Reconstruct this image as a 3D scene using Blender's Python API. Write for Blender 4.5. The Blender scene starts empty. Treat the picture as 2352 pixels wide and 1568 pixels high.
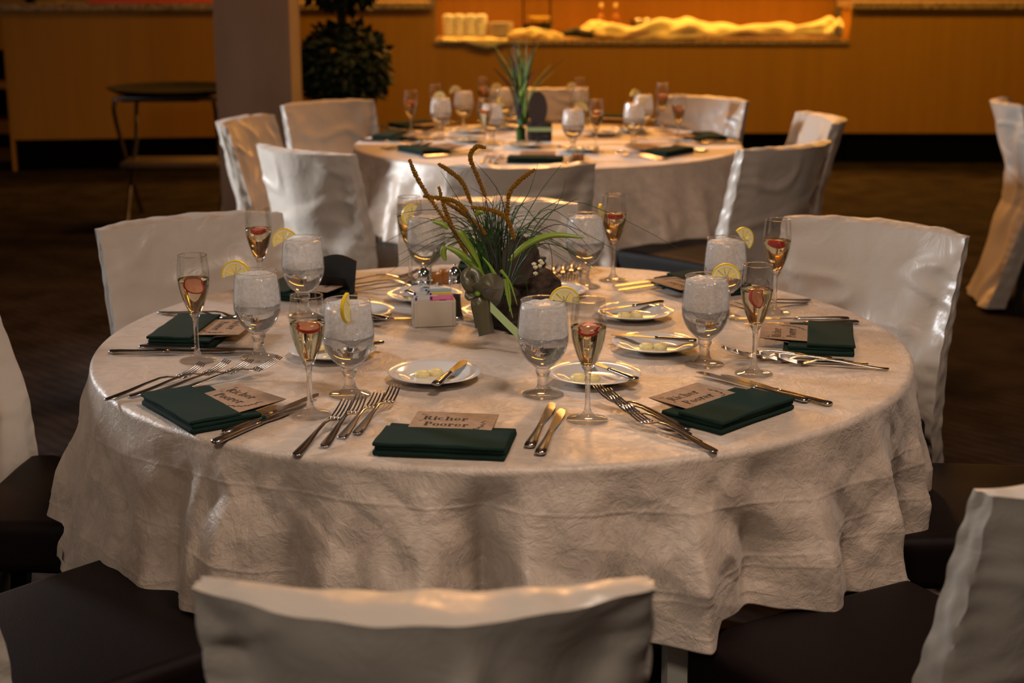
import bpy, bmesh, math, random
import numpy as np
from mathutils import Vector, Matrix
PI = math.pi
sc = bpy.context.scene
col = sc.collection

# ------------------------------------------------------------------ camera
FPX, PITCH, CAMZ = 3519.05, 0.244623, 1.4586
cam_d = bpy.data.cameras.new('camera'); cam = bpy.data.objects.new('camera', cam_d); col.objects.link(cam)
cam_d.sensor_width = 36.0; cam_d.lens = FPX / 2352 * 36.0
cam.location = (0, 0, CAMZ); cam.rotation_euler = (PI/2 - PITCH, 0, 0)
cam_d.clip_start = 0.05; cam_d.clip_end = 60
cam_d.dof.use_dof = True; cam_d.dof.focus_distance = 2.62; cam_d.dof.aperture_fstop = 4.5
sc.camera = cam

# ------------------------------------------------------------------ light
def area(name, loc, tgt, size, energy, color, sy=None):
    l = bpy.data.lights.new(name, 'AREA'); l.energy = energy; l.color = color
    l.shape = 'RECTANGLE' if sy else 'DISK'; l.size = size
    if sy: l.size_y = sy
    o = bpy.data.objects.new(name, l); col.objects.link(o); o.location = loc
    o.rotation_euler = (Vector(tgt) - Vector(loc)).to_track_quat('-Z', 'Y').to_euler()
    return o
def spot(name, loc, tgt, energy, color, deg, blend=.6, rad=.12):
    l = bpy.data.lights.new(name, 'SPOT'); l.energy = energy; l.color = color
    l.spot_size = math.radians(deg); l.spot_blend = blend; l.shadow_soft_size = rad
    o = bpy.data.objects.new(name, l); col.objects.link(o); o.location = loc
    o.rotation_euler = (Vector(tgt) - Vector(loc)).to_track_quat('-Z', 'Y').to_euler()
    return o
w = bpy.data.worlds.new('world'); sc.world = w; w.use_nodes = True
w.node_tree.nodes['Background'].inputs[0].default_value = (1, .8, .6, 1)
w.node_tree.nodes['Background'].inputs[1].default_value = 0.012
area('bar_strip_light', (0.9, 12.0, 2.5), (0.9, 11.6, 0.9), 5.0, 185, (1, .42, .065), .3)
area('bar_front_light', (1.6, 9.6, 3.1), (1.6, 11.3, 0.3), 5.2, 66, (1, .52, .04), .3)
area('rear_table_light', (0.3, 7.4, 3.1), (0.2, 6.3, 0.75), .5, 66, (1, .44, .13))
area('front_table_light', (0.7, 1.7, 3.1), (0.15, 2.4, 0.75), .6, 36, (1, .76, .60))
spot('rear_spot_light', (-5.5, 5.6, 1.75), (-0.2, 5.4, 0.62), 1500, (.95, .97, 1), 27, .5, .18)
spot('left_spot_light', (-5.5, 6.3, 2.55), (-0.1, 3.4, 0.7), 950, (.95, .97, 1), 34, .6, .30)
area('left_fill_light', (-5.2, -0.6, 2.2), (0.4, 5.0, 0.7), 1.2, 13, (1, .92, .85), 1.2)  # unseen warm fill added from the left, not a window
area('front_key_light', (-0.5, -0.3, 2.6), (0.1, 2.1, 0.55), .3, 19, (1, .86, .72), .3)  # added overhead key raking the front drape, no window stands there
sc.view_settings.view_transform = 'Standard'; sc.view_settings.look = 'None'
sc.view_settings.exposure = 0.0; sc.view_settings.gamma = 1; sc.view_settings.use_curve_mapping = False
sc.cycles.use_denoising = True
sc.cycles.caustics_refractive = True; sc.cycles.caustics_reflective = False
sc.cycles.sample_clamp_indirect = 4.0; sc.cycles.blur_glossy = 0.6
sc.cycles.max_bounces = 14; sc.cycles.transmission_bounces = 12; sc.cycles.transparent_max_bounces = 24; sc.cycles.glossy_bounces = 5; sc.cycles.diffuse_bounces = 3

# ------------------------------------------------------------------ helpers
CP, SP = math.cos(PITCH), math.sin(PITCH)
def ray(px, py):
    X = (px - 1176) / FPX; Y = -(py - 784) / FPX
    return X, CP + Y*SP, -SP + Y*CP
def at(px, py, z=0.75):            # point of the horizontal plane z
    a, b, c = ray(px, py); t = (z - CAMZ) / c
    return Vector((a*t, b*t, z))
def atY(px, py, Y):                # point at distance Y into the room
    a, b, c = ray(px, py); t = Y / b
    return Vector((a*t, Y, CAMZ + c*t))

_perm = np.random.RandomState(7).permutation(256); _perm = np.concatenate([_perm, _perm, _perm])
_grad = np.random.RandomState(8).normal(size=(256, 3)); _grad /= np.linalg.norm(_grad, axis=1)[:, None]
def perlin(x, y, z=0.0):
    x = np.asarray(x, float); y = np.asarray(y, float); z = np.zeros_like(x) + z
    xi, yi, zi = np.floor(x).astype(int), np.floor(y).astype(int), np.floor(z).astype(int)
    xf, yf, zf = x - xi, y - yi, z - zi
    u, v, w_ = [t*t*t*(t*(t*6-15)+10) for t in (xf, yf, zf)]
    def g(i, j, k):
        h = _perm[_perm[_perm[(xi+i) & 255] + ((yi+j) & 255)] + ((zi+k) & 255)]
        G = _grad[h]
        return G[..., 0]*(xf-i) + G[..., 1]*(yf-j) + G[..., 2]*(zf-k)
    l = lambda a, b, t: a + (b-a)*t
    return 1.6*l(l(l(g(0,0,0), g(1,0,0), u), l(g(0,1,0), g(1,1,0), u), v), l(l(g(0,0,1), g(1,0,1), u), l(g(0,1,1), g(1,1,1), u), v), w_)
def ridged(x, y, z=0.0, oct=3):
    s = 0; a = 1; f = 1
    for _ in range(oct):
        s = s + a*(1 - np.minimum(1, 2.2*np.abs(perlin(x*f, y*f, z + _*7.3))))**2
        a *= .5; f *= 2.1
    return s

class G:                            # a pile of vertices and faces
    def __init__(s): s.v = []; s.f = []; s.m = []
    def add(s, v, f, mi=0):
        n = len(s.v); s.v += [tuple(p) for p in v]; s.f += [tuple(i + n for i in q) for q in f]; s.m += [mi]*len(f); return s
    def box(s, c, d, rz=0, taper=1.0, mi=0):
        ca, sa = math.cos(rz), math.sin(rz); v = []
        for k in (-1, 1):
            t = taper if k < 0 else 1
            for (i, j) in ((-1,-1),(1,-1),(1,1),(-1,1)):
                x, y = i*d[0]/2*t, j*d[1]/2*t
                v.append((c[0]+x*ca-y*sa, c[1]+x*sa+y*ca, c[2]+k*d[2]/2))
        return s.add(v, [(3,2,1,0),(4,5,6,7),(0,1,5,4),(1,2,6,5),(2,3,7,6),(3,0,4,7)], mi)
    def lathe(s, prof, n=40, c=(0,0,0), mi=0, closed=False):
        v = []; f = []
        for (r, z) in prof:
            for i in range(n):
                a = 2*PI*i/n; v.append((c[0]+r*math.cos(a), c[1]+r*math.sin(a), c[2]+z))
        m = len(prof)
        for j in range(m-1):
            for i in range(n):
                k = (i+1) % n; f.append((j*n+i, j*n+k, (j+1)*n+k, (j+1)*n+i))
        if closed:
            for i in range(n):
                k = (i+1) % n; f.append(((m-1)*n+i, (m-1)*n+k, k, i))
        return s.add(v, f, mi)
    def tube(s, pts, r, n=8, flat=1.0, up=(0,0,1), mi=0, cap=True):
        pts = [Vector(p) for p in pts]; m = len(pts); v = []; f = []
        rs = r if hasattr(r, '__len__') else [r]*m
        fl = flat if hasattr(flat, '__len__') else [flat]*m
        for i, p in enumerate(pts):
            t = (pts[min(i+1, m-1)] - pts[max(i-1, 0)])
            if t.length < 1e-9: t = Vector((0,0,1))
            t.normalize()
            U = Vector(up); sd = t.cross(U)
            if sd.length < .05: sd = t.cross(Vector((0,1,0.1)))
            sd.normalize(); U = sd.cross(t)
            for k in range(n):
                a = 2*PI*k/n; v.append(p + sd*math.cos(a)*rs[i] + U*math.sin(a)*rs[i]*fl[i])
        for j in range(m-1):
            for k in range(n):
                q = (k+1) % n; f.append((j*n+k, j*n+q, (j+1)*n+q, (j+1)*n+k))
        if cap: f.append(tuple(range(n-1, -1, -1))); f.append(tuple((m-1)*n+k for k in range(n)))
        return s.add(v, f, mi)
    def mesh(s, name, mats, smooth=True):
        me = bpy.data.meshes.new(name); me.from_pydata(s.v, [], s.f)
        for m in (mats if isinstance(mats, (list, tuple)) else [mats]): me.materials.append(m)
        if any(s.m): me.polygons.foreach_set('material_index', s.m)
        if smooth: me.polygons.foreach_set('use_smooth', [True]*len(s.f))
        me.update(); return me
    def obj(s, name, mats, parent=None, smooth=True, fix=False):
        me = s.mesh(name, mats, smooth)
        if fix:
            b = bmesh.new(); b.from_mesh(me); bmesh.ops.remove_doubles(b, verts=b.verts, dist=1e-6); bmesh.ops.recalc_face_normals(b, faces=b.faces); b.to_mesh(me); b.free()
        return link(name, me, parent)
def link(name, me, parent=None):
    o = bpy.data.objects.new(name, me); col.objects.link(o)
    if parent: o.parent = parent
    return o
def bev(dims, r=.005, seg=3, cuts=0, fn=None, c=(0,0,0)):   # bevelled box mesh data as G
    b = bmesh.new(); bmesh.ops.create_cube(b, size=1)
    for v in b.verts: v.co = Vector((v.co.x*dims[0], v.co.y*dims[1], v.co.z*dims[2]))
    bmesh.ops.bevel(b, geom=b.edges[:], offset=r, segments=seg, affect='EDGES', profile=.6)
    if cuts: bmesh.ops.subdivide_edges(b, edges=[e for e in b.edges if e.calc_length() > .012], cuts=cuts, use_grid_fill=True)
    if fn:
        for v in b.verts: v.co = fn(v.co.copy())
    g = G(); b.verts.index_update()
    g.add([v.co + Vector(c) for v in b.verts], [[v.index for v in f.verts] for f in b.faces]); b.free(); return g
def tag(o, label=None, cat=None, group=None, kind=None):
    if label: o['label'] = label
    if cat: o['category'] = cat
    if group: o['group'] = group
    if kind: o['kind'] = kind
    return o
def empty(name, loc, rz=0, label=None, cat=None, group=None):
    o = bpy.data.objects.new(name, None); col.objects.link(o); o.location = loc; o.rotation_euler = (0, 0, rz)
    o.empty_display_size = .05
    return tag(o, label, cat, group)
def kids(o): return KIDS.get(o.name, None) or [c for c in o.children]
KIDS = {}
def dup(o, loc=None, rot=None, label=None, group=None, parent=None):
    c = o.copy(); col.objects.link(c)
    if parent: c.parent = parent
    if loc is not None: c.location = loc
    if rot is not None: c.rotation_euler = rot
    if label: c['label'] = label
    if group: c['group'] = group
    if o.name not in KIDS: KIDS[o.name] = [k for k in o.children]
    for k in KIDS[o.name]: dup(k, parent=c)
    return c
class Proto:                        # first use moves the source itself, later uses copy it
    def __init__(s, o): s.o = o; s.used = False; KIDS[o.name] = list(o.children); [KIDS.__setitem__(k.name, list(k.children)) for k in o.children]
    def put(s, loc, rot, label, group=None):
        if not s.used:
            s.used = True; o = s.o; o.location = loc; o.rotation_euler = rot; o['label'] = label
            if group: o['group'] = group
            return o
        return dup(s.o, loc, rot, label, group)

# ------------------------------------------------------------------ materials
def mat(name, color=(.8,.8,.8), rough=.5, metal=0, spec=.5, **k):
    m = bpy.data.materials.new(name); m.use_nodes = True; b = m.node_tree.nodes['Principled BSDF']
    b.inputs['Base Color'].default_value = (*color, 1); b.inputs['Roughness'].default_value = rough
    b.inputs['Metallic'].default_value = metal; b.inputs['Specular IOR Level'].default_value = spec
    for a, v in k.items(): b.inputs[a.replace('_', ' ')].default_value = v
    return m
def N(m, t, **k):
    n = m.node_tree.nodes.new(t)
    for a, v in k.items():
        if a.startswith('i_'): n.inputs[a[2:].replace('_', ' ')].default_value = v
        else: setattr(n, a, v)
    return n
def L(m, a, b): m.node_tree.links.new(a, b)
def PB(m): return m.node_tree.nodes['Principled BSDF']
def noise_color(m, c1, c2, scale, detail=4, stretch=(1,1,1), lo=.35, hi=.65, dist=0, coord='Object'):
    tc = N(m, 'ShaderNodeTexCoord'); mp = N(m, 'ShaderNodeMapping'); mp.inputs['Scale'].default_value = stretch
    L(m, tc.outputs[coord], mp.inputs[0]); n = N(m, 'ShaderNodeTexNoise', i_Scale=scale, i_Detail=detail, i_Distortion=dist); L(m, mp.outputs[0], n.inputs[0])
    r = N(m, 'ShaderNodeValToRGB'); r.color_ramp.elements[0].position = lo; r.color_ramp.elements[1].position = hi
    r.color_ramp.elements[0].color = (*c1, 1); r.color_ramp.elements[1].color = (*c2, 1)
    L(m, n.outputs[0], r.inputs[0]); L(m, r.outputs[0], PB(m).inputs['Base Color']); return mp, n, r
def bump(m, src, strength, dist, prev=None):
    b = N(m, 'ShaderNodeBump'); b.inputs['Strength'].default_value = strength; b.inputs['Distance'].default_value = dist
    L(m, src, b.inputs['Height'])
    if prev: L(m, prev.outputs[0], b.inputs['Normal'])
    L(m, b.outputs[0], PB(m).inputs['Normal']); return b

def cloth_mat(name, color, rough, crinkle, sheen=.25):
    m = mat(name, color, rough, spec=.55, Sheen_Weight=sheen, Sheen_Roughness=.4)
    tc = N(m, 'ShaderNodeTexCoord')
    # crushed pile: short shiny streaks whose direction wanders
    n0 = N(m, 'ShaderNodeTexNoise', i_Scale=9.0, i_Detail=2.0); L(m, tc.outputs['Object'], n0.inputs[0])
    mx = N(m, 'ShaderNodeVectorMath', operation='MULTIPLY_ADD'); L(m, n0.outputs['Color'], mx.inputs[0]); mx.inputs[1].default_value = (.11,.11,.11); L(m, tc.outputs['Object'], mx.inputs[2])
    n1 = N(m, 'ShaderNodeTexNoise', i_Scale=85.0, i_Detail=6.0, i_Roughness=.62, i_Distortion=.5); L(m, mx.outputs[0], n1.inputs[0])
    ab = N(m, 'ShaderNodeMath', operation='SUBTRACT'); L(m, n1.outputs[0], ab.inputs[0]); ab.inputs[1].default_value = .5
    ab2 = N(m, 'ShaderNodeMath', operation='ABSOLUTE'); L(m, ab.outputs[0], ab2.inputs[0])
    n4 = N(m, 'ShaderNodeTexNoise', i_Scale=26.0, i_Detail=6.0, i_Roughness=.7, i_Distortion=.8); L(m, mx.outputs[0], n4.inputs[0])
    cr_ = N(m, 'ShaderNodeValToRGB'); cr_.color_ramp.elements[0].position = .36; cr_.color_ramp.elements[1].position = .66
    cr_.color_ramp.elements[0].color = (*[q*.86 for q in color], 1); cr_.color_ramp.elements[1].color = (*[min(1, q*1.13) for q in color], 1); L(m, n4.outputs[0], cr_.inputs[0]); L(m, cr_.outputs[0], PB(m).inputs['Base Color'])
    b1 = bump(m, n1.outputs[0], 1.0, .0022*crinkle)
    n2 = N(m, 'ShaderNodeTexNoise', i_Scale=13.0, i_Detail=4.0, i_Distortion=.5); L(m, tc.outputs['Object'], n2.inputs[0])
    s2 = N(m, 'ShaderNodeMath', operation='SUBTRACT'); L(m, n2.outputs[0], s2.inputs[0]); s2.inputs[1].default_value = .5
    a2 = N(m, 'ShaderNodeMath', operation='ABSOLUTE'); L(m, s2.outputs[0], a2.inputs[0])
    pw = N(m, 'ShaderNodeMath', operation='POWER'); L(m, a2.outputs[0], pw.inputs[0]); pw.inputs[1].default_value = .6
    b2 = bump(m, pw.outputs[0], 1.0, -.0014*crinkle, b1)
    return m
M = {}
M['cloth'] = cloth_mat('crushed_satin_cloth', (.60, .49, .40), .38, 1.0)
M['cloth2'] = cloth_mat('rear_satin_cloth', (.58, .48, .39), .40, .35)
def satin():
    m = mat('ivory_satin', (.52, .455, .39), .33, spec=.6, Sheen_Weight=.15, Sheen_Roughness=.35)
    tc = N(m, 'ShaderNodeTexCoord')
    n = N(m, 'ShaderNodeTexNoise', i_Scale=14.0, i_Detail=3.0, i_Distortion=1.2); L(m, tc.outputs['Object'], n.inputs[0])
    b1 = bump(m, n.outputs[0], .5, .006)
    n2 = N(m, 'ShaderNodeTexNoise', i_Scale=260.0, i_Detail=1.0); L(m, tc.outputs['Object'], n2.inputs[0]); bump(m, n2.outputs[0], .15, .001, b1)
    return m
M['satin'] = satin()
M['leather'] = mat('dark_brown_leather', (.008, .0045, .004), .5, spec=.10); _t = N(M['leather'], 'ShaderNodeTexNoise', i_Scale=220.0, i_Detail=3.0); bump(M['leather'], _t.outputs[0], .25, .002)
M['blackwood'] = mat('black_wood', (.01, .008, .007), .45)
M['thread'] = mat('seam_thread', (.06, .035, .028), .6)
M['cream'] = mat('cream_paint', (.66, .60, .50), .5)
m = M['carpet'] = mat('brown_carpet', (.05,.035,.03), .95, spec=.1)
mp, n, r = noise_color(m, (.020, .012, .009), (.058, .041, .034), 5, 6, (1, 1, 1), .3, .7)
wv = N(m, 'ShaderNodeTexWave', i_Scale=9.0, i_Distortion=4.0, i_Detail=3.0); wv.bands_direction = 'DIAGONAL'; L(m, mp.outputs[0], wv.inputs[0])
mm = N(m, 'ShaderNodeMixRGB', blend_type='MULTIPLY'); mm.inputs[0].default_value = .35; L(m, r.outputs[0], mm.inputs[1]); L(m, wv.outputs[0], mm.inputs[2]); L(m, mm.outputs[0], PB(m).inputs['Base Color'])
n3 = N(m, 'ShaderNodeTexNoise', i_Scale=400.0, i_Detail=2.0); L(m, mp.outputs[0], n3.inputs[0]); bump(m, n3.outputs[0], .6, .01)
m = M['panel'] = mat('tan_laminate', (.42,.25,.08), .5, spec=.3); noise_color(m, (.41, .190, .012), (.45, .21, .016), 3, 6, (6, 6, .4))
m = M['slab'] = mat('speckled_stone', (.3,.18,.1), .25); noise_color(m, (.10, .06, .04), (.62, .42, .24), 60, 5)
M['kick'] = mat('black_plinth', (.002, .002, .002), .8, spec=.05)
M['wall'] = mat('painted_wall', (.33, .24, .17), .8)
m = M['pillar'] = mat('plaster_column', (.17,.13,.12), .7); noise_color(m, (.25, .18, .14), (.31, .235, .185), 6, 5, (1,1,.3))
M['ceiling'] = mat('ceiling_paint', (.35, .3, .25), .9)
def thin_glass():
    m = bpy.data.materials.new('thin_glass'); m.use_nodes = True; nt = m.node_tree; nt.nodes.clear()
    o = nt.nodes.new('ShaderNodeOutputMaterial'); mx = nt.nodes.new('ShaderNodeMixShader'); t = nt.nodes.new('ShaderNodeBsdfTransparent'); g = nt.nodes.new('ShaderNodeBsdfGlossy')
    t.inputs[0].default_value = (.99, .992, .99, 1); g.inputs['Roughness'].default_value = .02
    lw = nt.nodes.new('ShaderNodeLayerWeight'); lw.inputs[0].default_value = .42
    mr = nt.nodes.new('ShaderNodeMath'); mr.operation = 'MULTIPLY_ADD'; mr.inputs[1].default_value = .34; mr.inputs[2].default_value = .03
    nt.links.new(lw.outputs['Fresnel'], mr.inputs[0]); nt.links.new(mr.outputs[0], mx.inputs[0]); nt.links.new(t.outputs[0], mx.inputs[1]); nt.links.new(g.outputs[0], mx.inputs[2]); nt.links.new(mx.outputs[0], o.inputs[0])
    return m
M['glass'] = thin_glass()
def solid_glass():
    m = mat('solid_glass', (1,1,1), .01, Transmission_Weight=1.0, IOR=1.45); nt = m.node_tree
    t = nt.nodes.new('ShaderNodeBsdfTransparent'); mx = nt.nodes.new('ShaderNodeMixShader'); mx.inputs[0].default_value = .55; o = nt.nodes['Material Output']
    nt.links.new(t.outputs[0], mx.inputs[1]); nt.links.new(PB(m).outputs[0], mx.inputs[2]); nt.links.new(mx.outputs[0], o.inputs[0]); return m
M['solid'] = solid_glass()
M['water'] = mat('water', (.99,1,1), .0, Transmission_Weight=1.0, IOR=1.33)
M['wine'] = mat('sparkling_wine', (1, .90, .60), .0, Transmission_Weight=1.0, IOR=1.34)
def ice():
    m = bpy.data.materials.new('crushed_ice'); m.use_nodes = True; nt = m.node_tree; nt.nodes.clear()
    o = nt.nodes.new('ShaderNodeOutputMaterial'); tr = nt.nodes.new('ShaderNodeBsdfTransparent'); df = nt.nodes.new('ShaderNodeBsdfDiffuse'); tl = nt.nodes.new('ShaderNodeBsdfTranslucent'); gl = nt.nodes.new('ShaderNodeBsdfGlossy')
    df.inputs[0].default_value = (.97,.95,.93,1); tl.inputs[0].default_value = (.97,.95,.93,1); gl.inputs['Roughness'].default_value = .12
    a = nt.nodes.new('ShaderNodeMixShader'); b = nt.nodes.new('ShaderNodeMixShader'); c = nt.nodes.new('ShaderNodeMixShader')
    tc = nt.nodes.new('ShaderNodeTexCoord'); n = nt.nodes.new('ShaderNodeTexNoise'); n.inputs['Scale'].default_value = 150; n.inputs['Detail'].default_value = 3; n.inputs['Distortion'].default_value = .2
    nt.links.new(tc.outputs['Object'], n.inputs[0]); bp = nt.nodes.new('ShaderNodeBump'); bp.inputs['Strength'].default_value = .45; bp.inputs['Distance'].default_value = .004; nt.links.new(n.outputs[0], bp.inputs['Height'])
    for s in (df, tl, gl): nt.links.new(bp.outputs[0], s.inputs['Normal'])
    a.inputs[0].default_value = .55; nt.links.new(df.outputs[0], a.inputs[1]); nt.links.new(tl.outputs[0], a.inputs[2])
    b.inputs[0].default_value = .10; nt.links.new(a.outputs[0], b.inputs[1]); nt.links.new(gl.outputs[0], b.inputs[2])
    r = nt.nodes.new('ShaderNodeMapRange'); r.inputs['From Min'].default_value = .35; r.inputs['From Max'].default_value = .7; r.inputs['To Min'].default_value = .58; r.inputs['To Max'].default_value = .95; nt.links.new(n.outputs[0], r.inputs[0])
    nt.links.new(r.outputs[0], c.inputs[0]); nt.links.new(tr.outputs[0], c.inputs[1]); nt.links.new(b.outputs[0], c.inputs[2]); nt.links.new(c.outputs[0], o.inputs[0])
    return m
M['ice'] = ice()
M['rind'] = mat('lemon_rind', (.86, .60, .03), .4); M['flesh'] = mat('lemon_flesh', (.88, .76, .30), .3, Subsurface_Weight=.3); M['pith'] = mat('lemon_pith', (.88,.82,.58), .5)
M['berry'] = mat('strawberry_skin', (.62, .03, .02), .3); M['berryin'] = mat('strawberry_flesh', (.85, .38, .28), .35)
M['steel'] = mat('polished_steel', (.50, .47, .44), .2, metal=1)
M['chrome'] = mat('chrome', (.75,.75,.75), .12, metal=1)
M['dchrome'] = mat('dull_chrome', (.32,.32,.34), .22, metal=1)
M['china'] = mat('white_china', (.72, .70, .68), .12, spec=.6)
M['butter'] = mat('butter', (.80, .66, .30), .45, Subsurface_Weight=.2)
m = M['napkin'] = mat('green_napkin', (.008,.026,.019), .9, spec=.2); _t = N(m, 'ShaderNodeTexNoise', i_Scale=900.0); bump(m, _t.outputs[0], .3, .001)
m = M['kraft'] = mat('kraft_card', (.36,.22,.13), .8); noise_color(m, (.33, .205, .125), (.40, .26, .165), 90, 4)
M['ink'] = mat('black_ink', (.012,.01,.009), .7)
M['blackcard'] = mat('black_card', (.004,.004,.004), .6)
m = M['bark'] = mat('tree_bark', (.03,.018,.012), .85); noise_color(m, (.012, .008, .006), (.13, .08, .05), 40, 6, (1,1,3)); _t = N(m, 'ShaderNodeTexNoise', i_Scale=70.0, i_Detail=5.0); bump(m, _t.outputs[0], 1, .01)
m = M['slice'] = mat('dark_stained_wood', (.045,.030,.022), .6)
M['flecks'] = mat('silver_flecks', (.35,.33,.36), .3)
M['grass'] = mat('dark_green_grass', (.030, .080, .014), .6, spec=.2); M['grassdark'] = mat('blackish_grass', (.022, .018, .014), .5); M['leaf'] = mat('lime_leaf', (.17, .30, .03), .4, Subsurface_Weight=.1)
M['cattail'] = mat('mustard_seed', (.24, .115, .012), .9, spec=.1); M['ribbon'] = mat('olive_ribbon', (.07, .06, .022), .35, Sheen_Weight=.4); M['tape'] = mat('pale_green_tape', (.45,.60,.28), .3)
M['topiary'] = mat('topiary_leaf', (.007, .018, .008), .55, spec=.25); M['trunk'] = mat('topiary_trunk', (.05,.03,.02), .8)
M['ceramic'] = mat('cream_ceramic', (.62, .53, .43), .3)
M['paper_w'] = mat('white_packet', (.75,.72,.70), .6); M['paper_p'] = mat('pink_packet', (.80,.22,.38), .6); M['paper_b'] = mat('blue_packet', (.42,.55,.60), .6); M['paper_y'] = mat('yellow_packet', (.8,.62,.12), .6); M['purple'] = mat('purple_print', (.10,.02,.22), .6)
M['salt'] = mat('salt', (.8,.79,.77), .8); M['pepper'] = mat('pepper', (.05,.035,.025), .9); M['amber'] = mat('amber_jam', (.55,.20,.02), .2, Transmission_Weight=.3)
M['petal'] = mat('cream_petal', (.75,.68,.45), .5)
M['linen'] = mat('white_linen', (.85,.68,.36), .7, Sheen_Weight=.2); M['red'] = mat('flat_red', (.55,.03,.02), .4); M['yellow'] = mat('yellow_bowl', (.6,.42,.08), .4); M['bottle'] = mat('dark_bottle', (.02,.015,.01), .1); M['iron'] = mat('black_iron', (.01,.01,.01), .4, metal=.5)
M['traybrown'] = mat('brown_tray', (.012,.008,.006), .75, spec=.15); M['shelf'] = mat('shelf_board', (.10,.06,.03), .6); M['darkcloth'] = mat('dark_cloth', (.012,.014,.012), .8); M['wicker'] = mat('wicker', (.35,.2,.08), .8)

# ------------------------------------------------------------------ the setting
def slab(name, c, d, m_, rz=0, parent=None):
    o = G().box(c, d, rz).obj(name, m_, parent, smooth=False)
    if not parent: o['kind'] = 'structure'
    return o
slab('floor', (0, 5, -.05), (14.6, 19.6, .1), M['carpet'])
slab('ceiling', (0, 5, 3.35), (14.6, 19.6, .1), M['ceiling'])
slab('wall_left', (-7.25, 5, 1.65), (.1, 19.6, 3.3), M['wall']); slab('wall_right', (7.25, 5, 1.65), (.1, 19.6, 3.3), M['wall'])
slab('wall_front', (0, -4.75, 1.65), (14.6, .1, 3.3), M['wall']); slab('wall_back', (0, 14.75, 1.65), (14.6, .1, 3.3), M['wall'])
pl = slab('pillar', (-1.285, 7.9, 1.65), (.375, .375, 3.3), M['pillar'])

# the bar: left wing, low serving middle, right wing
def beam(g, a, b, z0, z1, depth, mi=0):    # a to b is the front line, depth goes away from the room
    a = Vector((*a, 0)); b = Vector((*b, 0)); t = (b-a).normalized(); n_ = Vector((-t.y, t.x, 0))
    p = [a, b, b+n_*depth, a+n_*depth]
    g.add([(q.x, q.y, z) for z in (z0, z1) for q in p], [(3,2,1,0),(4,5,6,7),(0,1,5,4),(1,2,6,5),(2,3,7,6),(3,0,4,7)], mi); return g
A, B, C_, D = (-3.52, 10.82), (-.56, 11.26), (2.44, 11.27), (5.6, 11.2)
bar = empty('bar_counter', (0, 11.3, 0), 0, 'long tan bar counter on a black plinth across the back of the room', 'counter'); 
inv = Matrix.Translation((0, -11.3, 0))
def barpart(name, g, m_):
    o = g.obj(name, m_, bar, smooth=False); o.data.transform(inv); return o
def lerp2(a, b, t): return (a[0]+(b[0]-a[0])*t, a[1]+(b[1]-a[1])*t)
for (a, b, z1) in ((A, B, 1.11), (B, C_, .86), (C_, D, 1.11)):
    npan = 3 if a == A else (3 if a == B else 3)
    for k in range(npan):
        p, q_ = lerp2(a, b, k/npan + .0001), lerp2(a, b, (k+1)/npan - .0001)
        barpart('panel', beam(G(), p, q_, .22, z1, .05), M['panel'])
    barpart('plinth', beam(G(), (a[0]+.02, a[1]+.03), (b[0], b[1]+.03), 0, .22, .3), M['kick'])
    barpart('carcass', beam(G(), (a[0]+.03, a[1]+.06), (b[0]-.03, b[1]+.06), .23, z1-.01, .45), M['panel'])
barpart('end_panel', beam(G(), (A[0]-.012, A[1]), (A[0]+.012, A[1]+.004), 0, 1.11, .6), M['panel'])
barpart('countertop', beam(G(), (A[0]-.05, A[1]-.05), (B[0], B[1]-.05), 1.112, 1.155, .62), M['slab'])
barpart('countertop', beam(G(), (C_[0], C_[1]-.05), (D[0], D[1]-.05), 1.112, 1.155, .62), M['slab'])
barpart('serving_top', beam(G(), (B[0]+.002, B[1]-.02), (C_[0]-.002, C_[1]-.02), .86, .89, .66), M['slab'])
barpart('inner_panel', beam(G(), (B[0]-.02, B[1]+.66), (C_[0]+.02, C_[1]+.66), 0, 1.17, .05), M['panel'])
barpart('inner_ledge', beam(G(), (B[0]-.02, B[1]+.64), (C_[0]+.02, C_[1]+.64), 1.171, 1.21, .3), M['slab'])
# back cabinet with open dark shelves beyond the left end
cab = empty('back_cabinet', (-4.6, 12.2, 0), 0, 'low wooden cabinet with dark open shelves past the left end of the bar', 'cabinet')
for nm, c, d, mm_ in (('side_panel', (-.9,.25,.55), (.04,.5,1.1), 'panel'), ('side_panel', (.95,.25,.55), (.04,.5,1.1), 'panel'), ('back_panel', (0,.49,.55), (1.86,.02,1.1), 'kick'),
                      ('shelf', (0,.25,.16), (1.84,.48,.10), 'panel'), ('shelf', (0,.25,.49), (1.84,.48,.05), 'panel'), ('fascia', (0,.0,.92), (1.9,.03,.30), 'panel'), ('cabinet_top', (0,.25,1.11), (1.95,.55,.04), 'slab'), ('plinth', (0,.27,.05), (1.86,.44,.1), 'kick')):
    slab(nm, c, d, M[mm_], 0, cab)

# ------------------------------------------------------------------ tables
TC1, TC2, R0 = Vector((-.018, 2.8455, 0)), Vector((.1417, 6.069, 0)), .762
def table(c, label, legs):
    t = empty('banquet_table', (c.x, c.y, 0), 0, label, 'table')
    G().lathe([(0,.7445),(R0-.012,.7445),(R0-.006,.738),(R0-.006,.724),(R0-.012,.720),(0,.720)], 96).obj('tabletop', M['cream'], t, fix=True)
    for (x, y, rz) in legs:
        G().box((x, y, .36), (.078, .055, .72), rz, .9).obj('leg', M['cream'], t, smooth=False)
    return t
table(TC1, 'round banquet table under the front cloth with cream square legs', [(.292,-.655,.08), (-.30,-.42,-.2), (.35,.42,.2), (-.35,.42,.2)])
table(TC2, 'round banquet table under the rear cloth', [(.34,-.42,.2), (-.30,-.42,-.2), (.35,.42,.2), (-.35,.42,.2)])

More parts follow.
